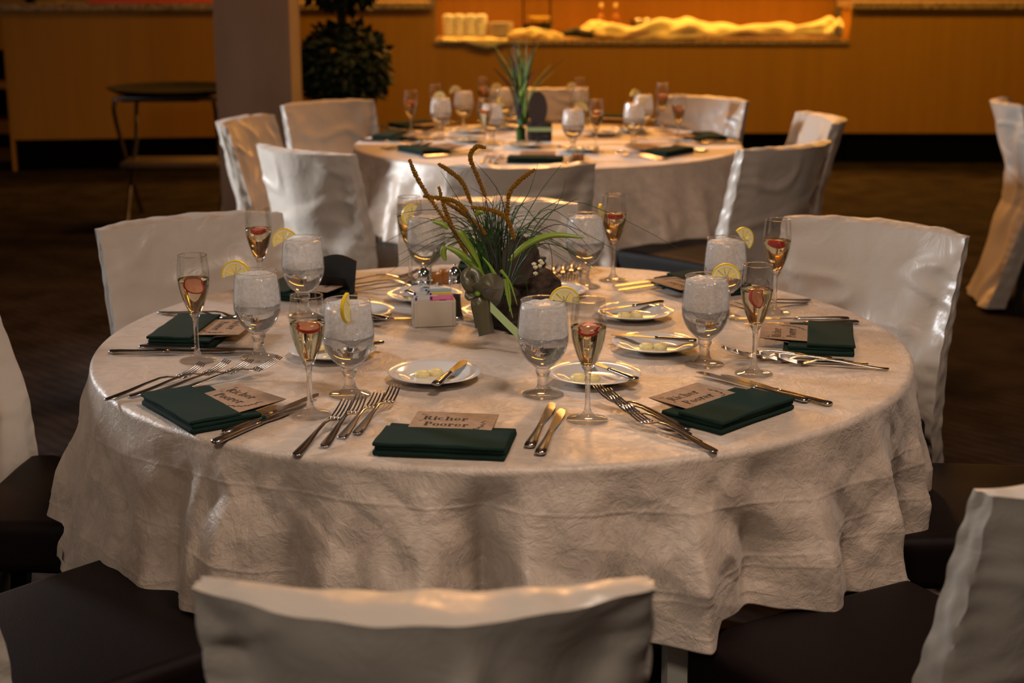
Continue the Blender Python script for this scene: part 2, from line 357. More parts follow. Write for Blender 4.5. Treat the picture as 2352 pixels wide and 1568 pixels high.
def cloth(name, c, m_, nt, drop_knots, flare_knots, seed, nring, ndrop, folds, label):
    th = np.linspace(0, 2*PI, nt, endpoint=False)
    def knots(K):
        a = np.array([k[0] for k in K], float); v = np.array([k[1] for k in K], float)
        return np.interp(np.degrees(th) % 360, np.concatenate([a-360, a, a+360]), np.tile(v, 3))
    Lh, fl = knots(drop_knots), knots(flare_knots)
    Lh = Lh + .012*perlin(th*3, th*0+seed) + .006*perlin(th*11, th*0+seed+3)
    # fold profile, sharp ridges with soft valleys
    F = np.zeros(nt)
    for (deg, wd, amp) in folds:
        d = (np.degrees(th) - deg + 180) % 360 - 180
        F += amp*np.exp(-(np.abs(d)/wd)**1.5)
    F += .012*perlin(np.cos(th)*5, np.sin(th)*5, seed) + .008*perlin(np.cos(th)*12, np.sin(th)*12, seed+5)
    rows = []
    Re = R0 + .003; rb = .010
    for r in np.linspace(0.0, 1, nring)[1:] ** .8 * (Re - rb):
        x, y = r*np.cos(th), r*np.sin(th)
        z = .7512 + .0007*ridged(x*9 + .5*perlin(x*6, y*6), y*9, seed, 3)
        rows.append((x, y, z))
    for k in range(1, 6):
        a = PI/2*k/5; r = Re - rb + rb*math.sin(a); x, y = r*np.cos(th), r*np.sin(th); rows.append((x, y, .7512 - rb*(1-math.cos(a)) + .0004*ridged(x*16, y*16, seed)*(1-k/5)))
    for k in range(1, ndrop+1):
        t = k/ndrop; s = t*Lh
        big = 2.3*F*np.minimum(1, t*1.5)**1.2
        u, v = th*R0, s
        lo = perlin(u*4.5, v*3.0, seed)*.8 + .5*perlin(u*11 + 2*perlin(u*5, v*5, 3), v*9, seed+2)
        cre = 0*u
        for q, (al, kf, wdt) in enumerate(((.35, 9, .07), (-.55, 8, .06), (1.2, 7, .08), (-1.1, 11, .06), (.9, 15, .08), (-.8, 17, .08), (1.5, 6, .06))):
            ln = (u*math.cos(al) + v*math.sin(al))*kf + .55*perlin(u*5 + q*9, v*5, q) + q*.37
            dd = np.abs(ln - np.round(ln)); cre = cre + (dd - .25)*np.clip(.5 + 1.6*perlin(u*4 + q*13, v*4, q+30), 0, 1)*(8/kf)
        press = sum(np.exp(-((v - (q + .03*np.sin(th*2+q*30)))/.0018)**2)*.0010 for q in (.075, .155, .215))
        r = Re + fl*t**1.1 + big + (.013*lo + .0110*cre)*min(1, t*5) + press
        x, y = r*np.cos(th), r*np.sin(th)
        ang = np.clip((np.gradient(r)), -1, 1)
        z = .7412 - s*np.cos(np.clip(fl/np.maximum(Lh, .1), 0, .6)*.7)
        rows.append((x, y, z))
    # hem turned under
    x, y, z = rows[-1]; k_ = 1 - .004/np.hypot(x, y); rows.append((x*k_, y*k_, z-.001)); rows.append((x*k_, y*k_, z+.02))
    V = np.concatenate([np.stack(r, 1) for r in rows]); V = np.concatenate([[[0,0,.7512]], V]); nr = len(rows)
    i = np.arange(nt); j = (i+1) % nt; F_ = [(0, 1+a, 1+b) for a, b in zip(i.tolist(), j.tolist())]
    for r in range(nr-1):
        q = np.stack([1+r*nt+i, 1+(r+1)*nt+i, 1+(r+1)*nt+j, 1+r*nt+j], 1); F_ += list(map(tuple, q.tolist()))
    me = bpy.data.meshes.new(name); me.from_pydata(V.tolist(), [], F_); me.materials.append(m_); me.polygons.foreach_set('use_smooth', [True]*len(F_)); me.update()
    o = link(name, me); o.location = (c.x, c.y, 0); return tag(o, label, 'tablecloth')
cloth('tablecloth', TC1, M['cloth'], 1440,
      [(0,.32),(45,.3),(135,.3),(180,.33),(205,.325),(222,.27),(240,.245),(262,.235),(268,.205),(275,.235),(288,.255),(292,.262),(294,.235),(305,.25),(320,.29),(340,.32)],
      [(0,.02),(90,.03),(180,.06),(205,.08),(235,.035),(270,.03),(300,.03),(330,.03)], 1.7, 60, 110,
      [(291,3.2,.028),(280,3,.012),(268,2.6,-.03),(272.5,2.5,.016),(262,5,.02),(252,3,.012),(246,3,-.012),(238,4,.01),(228,3,-.008),(300,4,-.02),(308,3,.022),(316,3,-.012),(323,3,.02),(331,3,-.015),(338,3,.018),(346,3,-.012),(353,4,.014),(196,5,.016),(210,5,-.012),(186,4,-.01)],
      'crushed champagne satin cloth draped over the front round table')
cloth('tablecloth', TC2, M['cloth2'], 700,
      [(0,.30),(90,.3),(180,.32),(225,.30),(250,.40),(262,.33),(270,.40),(287,.47),(293,.40),(300,.37),(318,.38),(330,.3)],
      [(0,.02),(180,.05),(225,.05),(270,.02),(300,.03)], 5.1, 24, 50,
      [(190,4,.03),(199,4,.02),(208,4,.03),(217,4,.025),(226,4,.02),(234,4,.02),(284,3,.03),(292,4,-.02),(300,5,.015),(312,4,.03),(325,5,.02),(262,4,.015),(248,4,.02)],
      'champagne satin cloth draped over the rear round table')

# ------------------------------------------------------------------ chairs
CW, CH = .445, .872
def cover_mesh(seed, name, amp=1.0, curve=.064, nx=64, nz=96, ms=7):
    def yc(z):
        return np.interp(z, [0, .12, .45, .60, .90], [-.12, -.085, -.005, -.02, -.115])
    def th(z): return np.interp(z, [0, .45, .90], [.085, .078, .066])
    def wd(z): return np.interp(z, [0, .3, .50, .90], [.445, .43, .43, CW])
    xs = np.linspace(-1, 1, nx+1)
    per = [(x, -1) for x in xs] + [(1, y) for y in np.linspace(-1, 1, ms+1)[1:-1]] + [(x, 1) for x in xs[::-1]] + [(-1, y) for y in np.linspace(1, -1, ms+1)[1:-1]]
    px = np.array([p[0] for p in per]); py = np.array([p[1] for p in per]); n = len(per)
    rng = np.random.RandomState(seed); ph = rng.uniform(0, 100)
    rows = []
    zs = .025 + (CH-.025)*np.linspace(0, 1, nz)**.9
    for z0 in zs:
        z = z0 + 0*px
        side = np.abs(px) > .999
        W2 = wd(z)/2; T2 = th(z)/2
        low = np.clip((.5 - z)/.4, 0, 1)
        # front and back panels: drag folds fanning from the top corners, gathers along the seams
        e = 1 - np.abs(px)
        u, v = px*W2, z
        sgn = np.where(py > 0, 1, 2.3)
        q1 = v*7.5 - np.abs(px)*3.2 + 1.3*perlin(u*6+ph, v*4, sgn*2)
        d = .016*perlin(u*5+ph, v*4.2, sgn*3) + .0110*np.sin(q1*2.4+ph)*np.abs(px)**1.2*np.clip(perlin(u*3, v*3, ph)+.9, 0, 1.3) + .0060*np.maximum(0, 1-np.abs(perlin(u*4+ph, v*8, sgn))*5)*np.clip((v-.35)*3, 0, 1)
        g_ = np.exp(-(e/.16)**2)*.0015*np.sin(v*150 + 5*perlin(u*8, v*9, ph) + ph)
        d = (d*np.clip(e*5, .15, 1)*np.clip((CH - z)/.07, .10, 1) + g_)*amp*(1 + .8*low)
        bulge = .006*(1-px**2)
        y = np.where(side, py*T2, py*(T2 + bulge + d))
        x = px*W2 + np.where(side, np.sign(px)*amp*(.0012*np.sin(v*110 + 4*perlin(v*9+py, v*0+ph)) + .0032*perlin(v*8, py, ph)*(1+.8*low)), 0)
        x = x*(1 + .02*low*perlin(v*6, v*0+ph))
        cx = (curve - .019*np.where(side, py, np.sign(py)))*(x/.22)**2*np.interp(z, [0,.5,.9], [.2,.7,1])
        ztop = z + (z0 == zs[-1])*(.0010*np.sin(u*70+ph) + .0022*perlin(u*18+ph, py*2)) 
        rows.append(np.stack([x, y + yc(z) + cx, ztop], 1))
    V = np.concatenate(rows).tolist(); F_ = []
    for r in range(nz-1):
        for i in range(n):
            j = (i+1) % n; F_.append((r*n+i, r*n+j, (r+1)*n+j, (r+1)*n+i))
    # top gusset
    base = (nz-1)*n; grid = []
    for j in range(ms+1):
        row = []
        for i in range(nx+1):
            if j == 0: row.append(base+i)
            elif j == ms: row.append(base + nx + ms + (nx-i))
            elif i == nx: row.append(base + nx + j)
            elif i == 0: row.append(base + n - j)
            else:
                a = np.array(V[base+i]); b = np.array(V[base+nx+ms+(nx-i)]); t = j/ms; p = a*(1-t)+b*t
                p[2] += .006*math.sin(PI*t)*min(1, min(i, nx-i)/6) + .005*float(perlin(np.array([p[0]*22+ph]), np.array([p[1]*30]))[0])*math.sin(PI*t)
                row.append(len(V)); V.append(p.tolist())
        grid.append(row)
    for j in range(ms):
        for i in range(nx): F_.append((grid[j][i], grid[j][i+1], grid[j+1][i+1], grid[j+1][i]))
    me = bpy.data.meshes.new(name); me.from_pydata(V, [], F_); me.materials.append(M['satin']); me.polygons.foreach_set('use_smooth', [True]*len(F_)); me.update(); me.set_sharp_from_angle(angle=math.radians(48))
    return me
COVERS = [cover_mesh(s, 'slipcover', a) for s, a in ((1, 1.0), (2, 1.25), (3, .9), (4, 1.2), (6, 2.0))]
def _seatfn(v):
    t = (v.y + .23)/.46; v.x *= .90 + .13*t
    if v.z > 0: v.z += .012*(1-(v.x/.24)**2)*(1-((v.y)/.24)**2)
    return v
SEAT = bev((.44, .46, .095), .022, 4, 3, _seatfn).mesh('seat', M['leather'])
def _piping():
    g = G(); pts = []
    for k in range(49):
        s = k/48*4; e = s % 1; i = int(s) % 4
        cx, cy = [(-1,-1),(1,-1),(1,1),(-1,1)][i]; nx_, ny = [(1,-1),(1,1),(-1,1),(-1,-1)][i]
        x, y = (cx+(nx_-cx)*e), (cy+(ny-cy)*e)
        n_ = (x**6+y**6)**(1/6); x, y = x/n_, y/n_
        p = Vector((x*.2165, y*.2265, .036)); t = (p.y+.23)/.46; p.x *= .90+.13*t; pts.append(p)
    return g.tube(pts, .0026, 6)
PIPE = _piping().mesh('seam', M['thread'])
LEG = G().box((0,0,.195), (.042,.042,.39), 0, .7).mesh('leg', M['blackwood'], False)
def chair(x, y, deg, label, group, var=0, sc_=1.0):
    """origin under the backrest, local +y is the way the sitter faces"""
    t = empty('dining_chair', (x, y, 0), math.radians(deg-90), label, 'chair', group)
    link('slipcover', COVERS[var], t)['label'] = 'ivory satin slipcover over the backrest'
    s = link('seat', SEAT, t); s.location = (0, .275, .432); s['label'] = 'dark brown leather seat'
    p = link('seam', PIPE, s)
    for (lx, ly) in ((-.19, .46), (.19, .46)):
        l = link('leg', LEG, t); l.location = (lx, ly, 0)
    for lx in (-.17, .17):
        l = link('leg', LEG, t); l.location = (lx, -.005, 0); l.rotation_euler = (-.12, 0, 0); l.scale = (.9,.9,1)
    return t
g1, g2 = 'covered chairs around the front table', 'covered chairs around the rear table'
CHAIRS = [(-.085,1.43,90,'near side of the front table, its curved back nearest of all',g1,4),
 (.705,1.79,120,'near right of the front table, broad dark seat showing',g1,1),
 (.79,3.39,231,'far right of the front table, inner back panel glossy',g1,1),
 (-.716,3.46,-57,'far left of the front table beside the flutes',g1,2),
 (-1.04,2.78,-2,'left edge of the front table, cut by the frame',g1,2),
 (-.845,1.935,47,'near left of the front table, mostly seat showing',g1,0),
 (-.06,3.72,-90,'far side of the front table, behind the grassy centrepiece',g1,2),
 (1.13,2.70,178,'right edge of the front table, only its seat showing',g1,0),
 (-.95,5.77,-14,'left edge of the rear table, beside the pillar',g2,3),
 (-.63,4.90,49,'near left of the rear table, its curved back draped in folds',g2,1),
 (-.745,6.45,-51,'far left of the rear table, in front of the topiary',g2,2),
 (.02,4.55,98,'near side of the rear table, back turned behind the centrepiece',g2,3),
 (.86,5.02,131,'near right of the rear table, pale glossy back',g2,1),
 (1.12,5.87,187,'right edge of the rear table, seen side-on',g2,3),
 (.80,6.66,231,'far right of the rear table, inner panel with diagonal folds',g2,1),
 (.12,7.10,-90,'far side of the rear table, behind the glasses',g2,0),
 (2.17,6.52,-8,None,None,3)]
for (x, y, d, l, g_, v) in CHAIRS:
    if l: chair(x, y, d, 'satin-covered chair at the ' + l, g_, v)
    else: chair(x, y, d, 'satin-covered chair standing alone at the right, before the bar', None, v)

# ------------------------------------------------------------------ glassware
def spline(P_, n=6):
    P_ = [Vector((p[0], 0, p[1])) for p in P_]; out = []
    for i in range(len(P_)-1):
        p0, p1, p2, p3 = P_[max(i-1,0)], P_[i], P_[i+1], P_[min(i+2, len(P_)-1)]
        for k in range(n):
            t = k/n; q = .5*((2*p1) + (p2-p0)*t + (2*p0-5*p1+4*p2-p3)*t*t + (3*p1-p0-3*p2+p3)*t**3); out.append((max(q.x, 0), q.z))
    out.append((P_[-1].x, P_[-1].z)); return out
GB = spline([(.0095,.0475),(.0175,.0515),(.0325,.067),(.0415,.088),(.0430,.108),(.0410,.136),(.0375,.162)], 5)
FB = spline([(.0045,.080),(.0085,.085),(.0175,.104),(.0255,.130),(.0285,.152),(.0280,.172),(.0255,.195)], 5)
def shrink(prof, d, z0, z1):
    pts = [(max(r-d, .0008), z) for r, z in prof if z0 <= z <= z1]; return pts
def bowl_g(prof, thick=.0011):
    inner = [(max(r-thick, .0006), z+ (thick if i == 0 else 0)) for i, (r, z) in enumerate(prof)]
    rim = [(prof[-1][0]+.0004, prof[-1][1]+.0006), (prof[-1][0]-.0006, prof[-1][1]+.0012)]
    return prof, inner, rim
def goblet(iced=1.0):
    t = empty('water_goblet', (0,0,0), 0, 'goblet', 'goblet')
    G().lathe(GB, 48).obj('bowl', M['glass'], t)
    rr = GB[-1][0]; G().lathe([(rr-.0002+.0009*math.cos(a), .162+.0009*math.sin(a)) for a in np.linspace(0, 2*PI, 9)], 48).obj('rim', M['solid'], t, fix=True)
    st = spline([(.0345,.0006),(.0350,.0022),(.028,.0045),(.016,.0085),(.0105,.016),(.0092,.026),(.0100,.034),(.0128,.041),(.0125,.0475),(.0165,.0515)], 4)
    G().lathe([(0,.0006)] + st + [(.010,.0530),(0,.0515)], 40).obj('stem', M['solid'], t, fix=True)
    lv = .107
    pr = shrink(GB, .0012, .053, lv); G().lathe([(0,.0532)] + pr + [(0, lv)], 40).obj('water', M['water'], t, fix=True)
    # crushed ice: a lumpy body filling the upper bowl
    g = G(); pr = shrink(GB, .0016, lv-.008, .156); n_ = 56; V = []; F_ = []
    rows = [(r, z) for r, z in pr]; top = rows[-1]
    rows += [(top[0]*.85, top[1]+.003), (top[0]*.6, top[1]+.005), (top[0]*.3, top[1]+.006), (0.0005, top[1]+.006)]
    rows = [(.0005, rows[0][1]-.008), (rows[0][0]*.5, rows[0][1]-.006)] + rows
    for j, (r, z) in enumerate(rows):
        a = np.linspace(0, 2*PI, n_, endpoint=False); X, Y = r*np.cos(a), r*np.sin(a)
        nn = ridged(X*60, Y*60, z*60, 2); dz = .003*perlin(X*90, Y*90, z*50+3) + (.010*perlin(np.cos(a)*1.5, np.sin(a)*1.5, 4.4) if j < 5 else 0)
        k = np.minimum(1, .975 + .015*nn); V += [(x, y, zz) for x, y, zz in zip(X*k, Y*k, z+dz)]
    for j in range(len(rows)-1):
        for i in range(n_): F_.append((j*n_+i, j*n_+(i+1) % n_, (j+1)*n_+(i+1) % n_, (j+1)*n_+i))
    g.add(V, F_).obj('crushed_ice', M['ice'], t, fix=True)
    return t
def flute():
    t = empty('champagne_flute', (0,0,0), 0, 'flute', 'flute')
    G().lathe(FB, 44).obj('bowl', M['glass'], t)
    rr = FB[-1][0]; G().lathe([(rr-.0002+.0008*math.cos(a), .195+.0008*math.sin(a)) for a in np.linspace(0, 2*PI, 9)], 44).obj('rim', M['solid'], t, fix=True)
    st = spline([(.0325,.0006),(.0330,.0020),(.026,.0040),(.013,.0075),(.0062,.016),(.0044,.030),(.0040,.052),(.0046,.070),(.0062,.080),(.0098,.0865)], 4)
    G().lathe([(0,.0006)] + st + [(.006,.089),(0,.087)], 36).obj('stem', M['solid'], t, fix=True)
    lv = .1525; pr = shrink(FB, .0012, .088, lv); G().lathe([(0,.0885)] + pr + [(0, lv)], 40).obj('wine', M['wine'], t, fix=True)
    return t
def lemon():
    t = empty('lemon_slice', (0,0,0), 0, 'lemon', 'lemon slice')
    def half(r0, r1, y0, y1, n=26):
        g = G(); v = []; f = []
        for k in range(n+1):
            a = PI*k/n; c, s = math.cos(a), math.sin(a)
            v += [(r0*c, y0, r0*s), (r1*c, y0, r1*s), (r1*c, y1, r1*s), (r0*c, y1, r0*s)]
        for k in range(n):
            for q in range(4): f.append((4*k+q, 4*k+(q+1) % 4, 4*k+4+(q+1) % 4, 4*k+4+q))
        f += [(3,2,1,0), tuple(4*n+q for q in range(4))]; return g.add(v, f)
    half(.0228, .0255, -.003, .003).obj('rind', M['rind'], t, False and True, fix=True)
    half(.0200, .0228, -.0029, .0029).obj('pith', M['pith'], t, False, fix=True)
    for k in range(5):                       # juice segments
        a0, a1 = PI*(k+.06)/5, PI*(k+.94)/5; v = []
        for y in (-.0028, .0028):
            v += [(.002*math.cos((a0+a1)/2), y, .002*math.sin((a0+a1)/2))] + [(.0202*math.cos(a0+(a1-a0)*j/5), y, .0202*math.sin(a0+(a1-a0)*j/5)) for j in range(6)]
        f = [tuple(range(6, -1, -1)), tuple(range(7, 14))] + [(j, (j+1) % 7, 7+(j+1) % 7, 7+j) for j in range(7)]
        G().add(v, f).obj('segment', M['flesh'], t, False, fix=True)
    return t
def berry():
    g = G(); V = []; F_ = []; nu, nv = 20, 8     # half a strawberry, cut face up
    for j in range(nv+1):
        b = PI/2*j/nv
        for i in range(nu):
            a = 2*PI*i/nu; c, s_2 = math.cos(a), math.sin(a); rx = .0175*(1 if c > 0 else .82); wy = .0125*(1 - .35*max(0, c)**2)
            V.append((rx*c*math.cos(b), wy*s_2*math.cos(b), -.0095*math.sin(b)))
    for j in range(nv):
        for i in range(nu): F_.append((j*nu+i, (j+1)*nu+i, (j+1)*nu+(i+1) % nu, j*nu+(i+1) % nu))
    F_.append(tuple(range(nu)))
    t = g.add(V, F_).obj('strawberry_slice', M['berry'], None, True, fix=True); tag(t, 'berry', 'strawberry')
    G().add([(x*.86, y*.84, .0006) for x, y, z in V[:nu]] + [(x*.86, y*.84, -.0005) for x, y, z in V[:nu]], [tuple(range(nu)), tuple(range(2*nu-1, nu-1, -1))] + [(i, nu+i, nu+(i+1) % nu, (i+1) % nu) for i in range(nu)]).obj('flesh', M['berryin'], t, False, fix=True)
    return t
PG, PF, PL, PS = Proto(goblet()), Proto(flute()), Proto(lemon()), Proto(berry())

SEATS = ['near side', 'near left', 'left edge', 'far left', 'far side', 'far right', 'right edge', 'near right']
# per seat: goblet foot, flute foot, lemon (direction on the rim, yaw, roll), strawberry (yaw, roll, pitch, height)
T1G = [(1247,910), (804,910), (596,826), (700,729), (980,663), (1343,661), (1662,731), (1617,840)]
T1F = [(1349,968), (713,956), (454,832), (600,688), (943,652), (1408,646), (1778,722), (1731,862)]
LEM = [(10,0,-8), (-80,68,100), (195,0,14), (200,0,30), (150,30,60), (20,75,-50), (15,30,-50), (10,-5,-5)]
BER = [(10,-10,35,.149), (-10,8,20,.146), (-10,38,60,.140), (0,-8,20,.150), (20,5,25,.150), (0,6,10,.150), (170,-15,30,.147), (-5,75,40,.138)]
D2R = PI/180
zt = .7525
def place_drinks(i, gp, fp, tbl, lem, ber):
    s = SEATS[i] + ' of the ' + tbl + ' table'
    PG.put((*gp, zt), (0,0,i*.7), f'iced water goblet with lemon at the {s}', f'water goblets on the {tbl} table')
    PF.put((*fp, zt), (0,0,i*.9), f'champagne flute of golden wine at the {s}', f'champagne flutes on the {tbl} table')
    a, yaw, roll = lem; a *= D2R; r = .0355
    PL.put((gp[0]+r*math.cos(a), gp[1]+r*math.sin(a), zt+.158), (0, -roll*D2R, yaw*D2R), f'half lemon slice on the goblet rim at the {s}', f'lemon slices on the {tbl} table')
    yaw, roll, pit, hz = ber
    PS.put((*fp, zt+hz), (pit*D2R, roll*D2R, yaw*D2R), f'strawberry slice inside the flute at the {s}', f'strawberry slices on the {tbl} table')
for i in range(8):
    g_, f_ = at(*T1G[i]), at(*T1F[i]); place_drinks(i, (g_.x, g_.y), (f_.x, f_.y), 'front', LEM[i], BER[i])
T2G = [(1317,249), (1130,237), (1012,224), (1065,208), (1159,202), (1332,200), (1478,217), (1457,236)]
T2F = [(1370,229), (1113,227), (943,208), (1001,193), (1110,178), (1331,180), (1522,192), (1560,217)]
L2 = [(30,0,-20), (20,60,-30), (100,0,5), (190,0,20), (195,0,20), (190,0,25), (160,40,0), (60,0,-60)]
for i in range(8):
    g_, f_ = at(*T2G[i], zt+.162), at(*T2F[i], zt+.195); place_drinks(i, (g_.x, g_.y), (f_.x, f_.y), 'rear', L2[i], BER[(i+3) % 8])

# ------------------------------------------------------------------ cutlery
def fork():
    g = G(); xs = [0,.004,.02,.05,.08,.11,.125,.135,.145,.152]; zs = [.003,.003,.004,.007,.011,.0135,.012,.009,.006,.005]
    ws = [.004,.0078,.0082,.0062,.0040,.0030,.0034,.0075,.0115,.0125]
    g.tube([(x,0,z) for x, z in zip(xs, zs)], ws, 10, [.28,.2,.18,.24,.4,.55,.45,.16,.11,.1])
    t = g.obj('fork', M['steel']); tag(t, 'fork', 'fork')
    g = G()
    for y in (-.0096,-.0032,.0032,.0096):
        g.tube([(.150,y,.0052),(.162,y,.0062),(.176,y*.96,.0095),(.190,y*.93,.0145),(.200,y*.9,.0195)], [.0020,.0019,.0017,.0015,.0009], 6, .75)
    g.obj('tines', M['steel'], t); return t
def knife(L_=.235, name='dinner_knife', blade_w=.0095):
    g = G(); k = L_/.235
    g.tube([(0,0,.004),(.004,0,.004),(.02*k,0,.0045),(.06*k,0,.0042),(.10*k,0,.0040),(.112*k,0,.0040)], [.005,.0088,.0090,.0066,.0050,.0052], 10, [.5,.42,.42,.5,.6,.6])
    t = g.obj(name, M['steel']); tag(t, 'knife', 'knife')
    out = [(.108,-.0042),(.125,-.0048),(.16,-.0085/.0095*blade_w),(.205,-blade_w),(.224,-blade_w*.8),(.233,-.001),(.232,.003),(.215,.0058),(.16,.0052),(.108,.0042)]
    n = len(out); v = [(x*k, y, z) for z in (.0034, .0048) for x, y in out]
    G().add(v, [tuple(range(n)), tuple(range(2*n-1, n-1, -1))] + [((i+1) % n, i, n+i, n+(i+1) % n) for i in range(n)]).obj('blade', M['steel'], t, False, fix=True)
    return t
PFK, PK, PBK = Proto(fork()), Proto(knife()), Proto(knife(.165, 'butter_knife', .0105))
def lay(P_, a, b, length, label, group, z0=0.0, riseT=.0195, roll=0):
    """lay cutlery with its handle end at pixel-derived point a, tip toward b; the tip may rise on its neighbours"""
    A_ = at(*a, .7525+z0); best = None
    for k in range(0, 60):
        zz = .7525 + z0 + riseT + k*.001; B_ = at(*b, zz); d = abs((B_-A_).length - length)
        if best is None or d < best[0]: best = (d, B_, k*.001)
        if (B_-A_).length <= length: break
    d, B_, ex = best; ex = min(ex, .030)
    v = B_ - A_; return P_.put(A_, (roll, -math.atan2(ex, length), math.atan2(v.y, v.x)), label, group)
ordw = ['first', 'second', 'third', 'fourth']
def s_(i, t='front'): return SEATS[i] + ' of the ' + t + ' table'
FORKS = {0: [((678,1050),(796,918)), ((743,1030),(830,906)), ((783,1010),(872,897)), ((818,1000),(908,883))],
         1: [((242,922),(466,832)), ((298,914),(522,826)), ((350,906),(576,824)), ((405,900),(643,817))],
         7: [((1645,1041),(1440,930)), ((1610,1021),(1412,908)), ((1585,1003),(1392,892)), ((1583,988),(1372,884))],
         6: [((2042,850),(1801,813)), ((1994,839),(1753,806)), ((1940,831),(1702,802)), ((1911,825),(1653,794))],
         3: [((770,652),(888,623)), ((780,658),(900,636)), ((790,664),(913,641)), ((800,672),(930,650))],
         4: [((1276,606),(1262,652)), ((1298,604),(1284,648)), ((1318,600),(1303,643)), ((1338,597),(1323,637))],
         2: [((364,719),(520,716)), ((385,722),(545,712))],
         5: [((1861,690),(1690,692)), ((1855,697),(1680,700))]}
cnt = ['one of a pair of forks', 'other']
for i, fs in FORKS.items():
    for k, (a, b) in enumerate(fs):
        far = len(fs)
        wd_ = {0: ['outermost','second outermost','third outermost','innermost'], 1: ['frontmost','second frontmost','third frontmost','rearmost']}.get(0)
        lab = (f'dinner fork, {wd_[k]} of four, at the {s_(i)}' if far == 4 else f'dinner fork, {["nearer","farther"][k]} of two, at the {s_(i)}')
        lay(PFK, a, b, .20, lab, f'forks at the {s_(i)}', z0=.0005*(k % 2))
KN = {0: [((1216,1030),(1262,936)), ((1240,1047),(1287,944))], 1: [((491,1021),(706,926)), ((515,998),(734,903))], 7: [((1909,933),(1655,860)), ((1855,925),(1598,853))],
      2: [((250,812),(520,806)), ((320,800),(580,802))], 6: [((1972,743),(1690,745)), ((1950,735),(1700,732))], 5: [((1600,636),(1414,657)), ((1606,643),(1411,668))], 3: [((700,738),(893,731))]}
for i, ks in KN.items():
    for k, (a, b) in enumerate(ks):
        lay(PK, a, b, .235, f'dinner knife, {["outer","inner"][k]} one, at the {s_(i)}', f'knives at the {s_(i)}', riseT=.004, z0=.0004*k)

# ------------------------------------------------------------------ side plates
def plate():
    pr = spline([(.0,.002),(.040,.002),(.046,.0035),(.052,.0065),(.066,.0105),(.0800,.0145)], 4)
    out = pr + [(.0808,.0155),(.0800,.0160),(.066,.0130),(.052,.0090),(.046,.0055),(.040,.0045),(0,.0045)]
    out = [(0,.0005),(.040,.0005)] + out[4*2:]
    t = G().lathe(out, 56).obj('side_plate', M['china'], None, fix=True); return tag(t, 'plate', 'plate')
def pat():
    g = G(); V = []; F_ = []; n = 28; pr = [(.0128,0),(.0132,.0045),(.0118,.0075),(.007,.0092),(0.0004,.0098)]
    for (r, z) in pr:
        for i in range(n):
            a = 2*PI*i/n; k = 1+.06*math.cos(a*7+z*400); V.append((r*k*math.cos(a), r*k*math.sin(a), z))
    for j in range(len(pr)-1):
        for i in range(n): F_.append((j*n+i, j*n+(i+1) % n, (j+1)*n+(i+1) % n, (j+1)*n+i))
    t = g.add(V, F_).obj('butter_pat', M['butter'], None); return tag(t, 'butter', 'butter')
PP, PBT = Proto(plate()), Proto(pat())
PLATES = [((998,866),0,(985,862,25),((1000,884),(1072,826))), ((1365,868),7,(1345,872,-10),((1462,872),(1310,818))), ((1505,797),6,(1500,800,-5),((1600,783),(1410,772))), ((1456,724),5,(1448,727,10),((1522,692),(1392,715))),
          ((1266,674),4,(1250,672,0),None), ((975,684),3,(965,690,0),((935,668),(1000,700))), ((815,722),2,(808,726,0),((893,733),(800,715))), ((765,812),1,(745,805,20),((880,786),(742,812))), ((1150,722),8,None,None)]
for (c, i, bt, kn) in PLATES:
    p = at(*c, .757); s = s_(i) if i < 8 else ''
    lab = f'white side plate with butter at the {s}' if i < 8 else 'white side plate half hidden behind the front table centrepiece'
    if i == 0: lab = 'white side plate with butter before the sugar caddy at the near side'
    PP.put((p.x, p.y, zt), (0,0,0), lab, 'side plates on the front table')
    if bt:
        b = at(bt[0], bt[1], .757); a = bt[2]*D2R
        for k in (-1, 1):
            PBT.put((b.x + k*.0125*math.cos(a), b.y + k*.0125*math.sin(a), zt+.0047), (0,0,k), f'{"left" if k<0 else "right"} butter rosette on the plate at the {s}', 'butter rosettes on the front table')
    if kn: 
        A_, B_ = at(*kn[0], .772), at(*kn[1], .770); v = B_-A_
        PBK.put(A_ + Vector((0,0,-.003)), (0,0,math.atan2(v.y, v.x)), f'butter knife lying across the plate at the {s}', 'butter knives on the front table')

# ------------------------------------------------------------------ napkins and cards
def wob(sd, amp=.002):
    def f(v):
        n_ = float(perlin(np.array([v.x*22+sd]), np.array([v.y*22]), 1.0)[0]); m_ = float(perlin(np.array([v.x*9+sd]), np.array([v.y*12]), 5.0)[0])
        return v + Vector((.0015*m_, .002*m_, (amp*n_ if v.z > 0 else 0)))
    return f
def napkin():
    t = empty('napkin', (0,0,0), 0, 'napkin', 'napkin')
    bev((.196,.128,.0085), .0042, 4, 5, wob(0), (0,0,.0045)).obj('lower_fold', M['napkin'], t)
    bev((.194,.118,.0065), .0032, 4, 5, wob(3), (.001,-.003,.0118)).obj('middle_fold', M['napkin'], t)
    bev((.195,.086,.0060), .0030, 4, 5, wob(6), (0,-.022,.0182)).obj('pocket_fold', M['napkin'], t)
    return t
def ring(g, cx, cy, rx, ry, ix, iy, a0=0, a1=360, n=18, z=0):
    v = []; 
    for k in range(n+1):
        a = (a0+(a1-a0)*k/n)*D2R; v += [(cx+rx*math.cos(a), cy+ry*math.sin(a), z), (cx+ix*math.cos(a), cy+iy*math.sin(a), z)]
    g.add(v, [(2*k, 2*k+2, 2*k+3, 2*k+1) for k in range(n)])
def rect(g, x0, y0, x1, y1, sh=0, z=0): g.add([(x0,y0,z),(x1,y0,z),(x1+sh,y1,z),(x0+sh,y1,z)], [(0,1,2,3)])
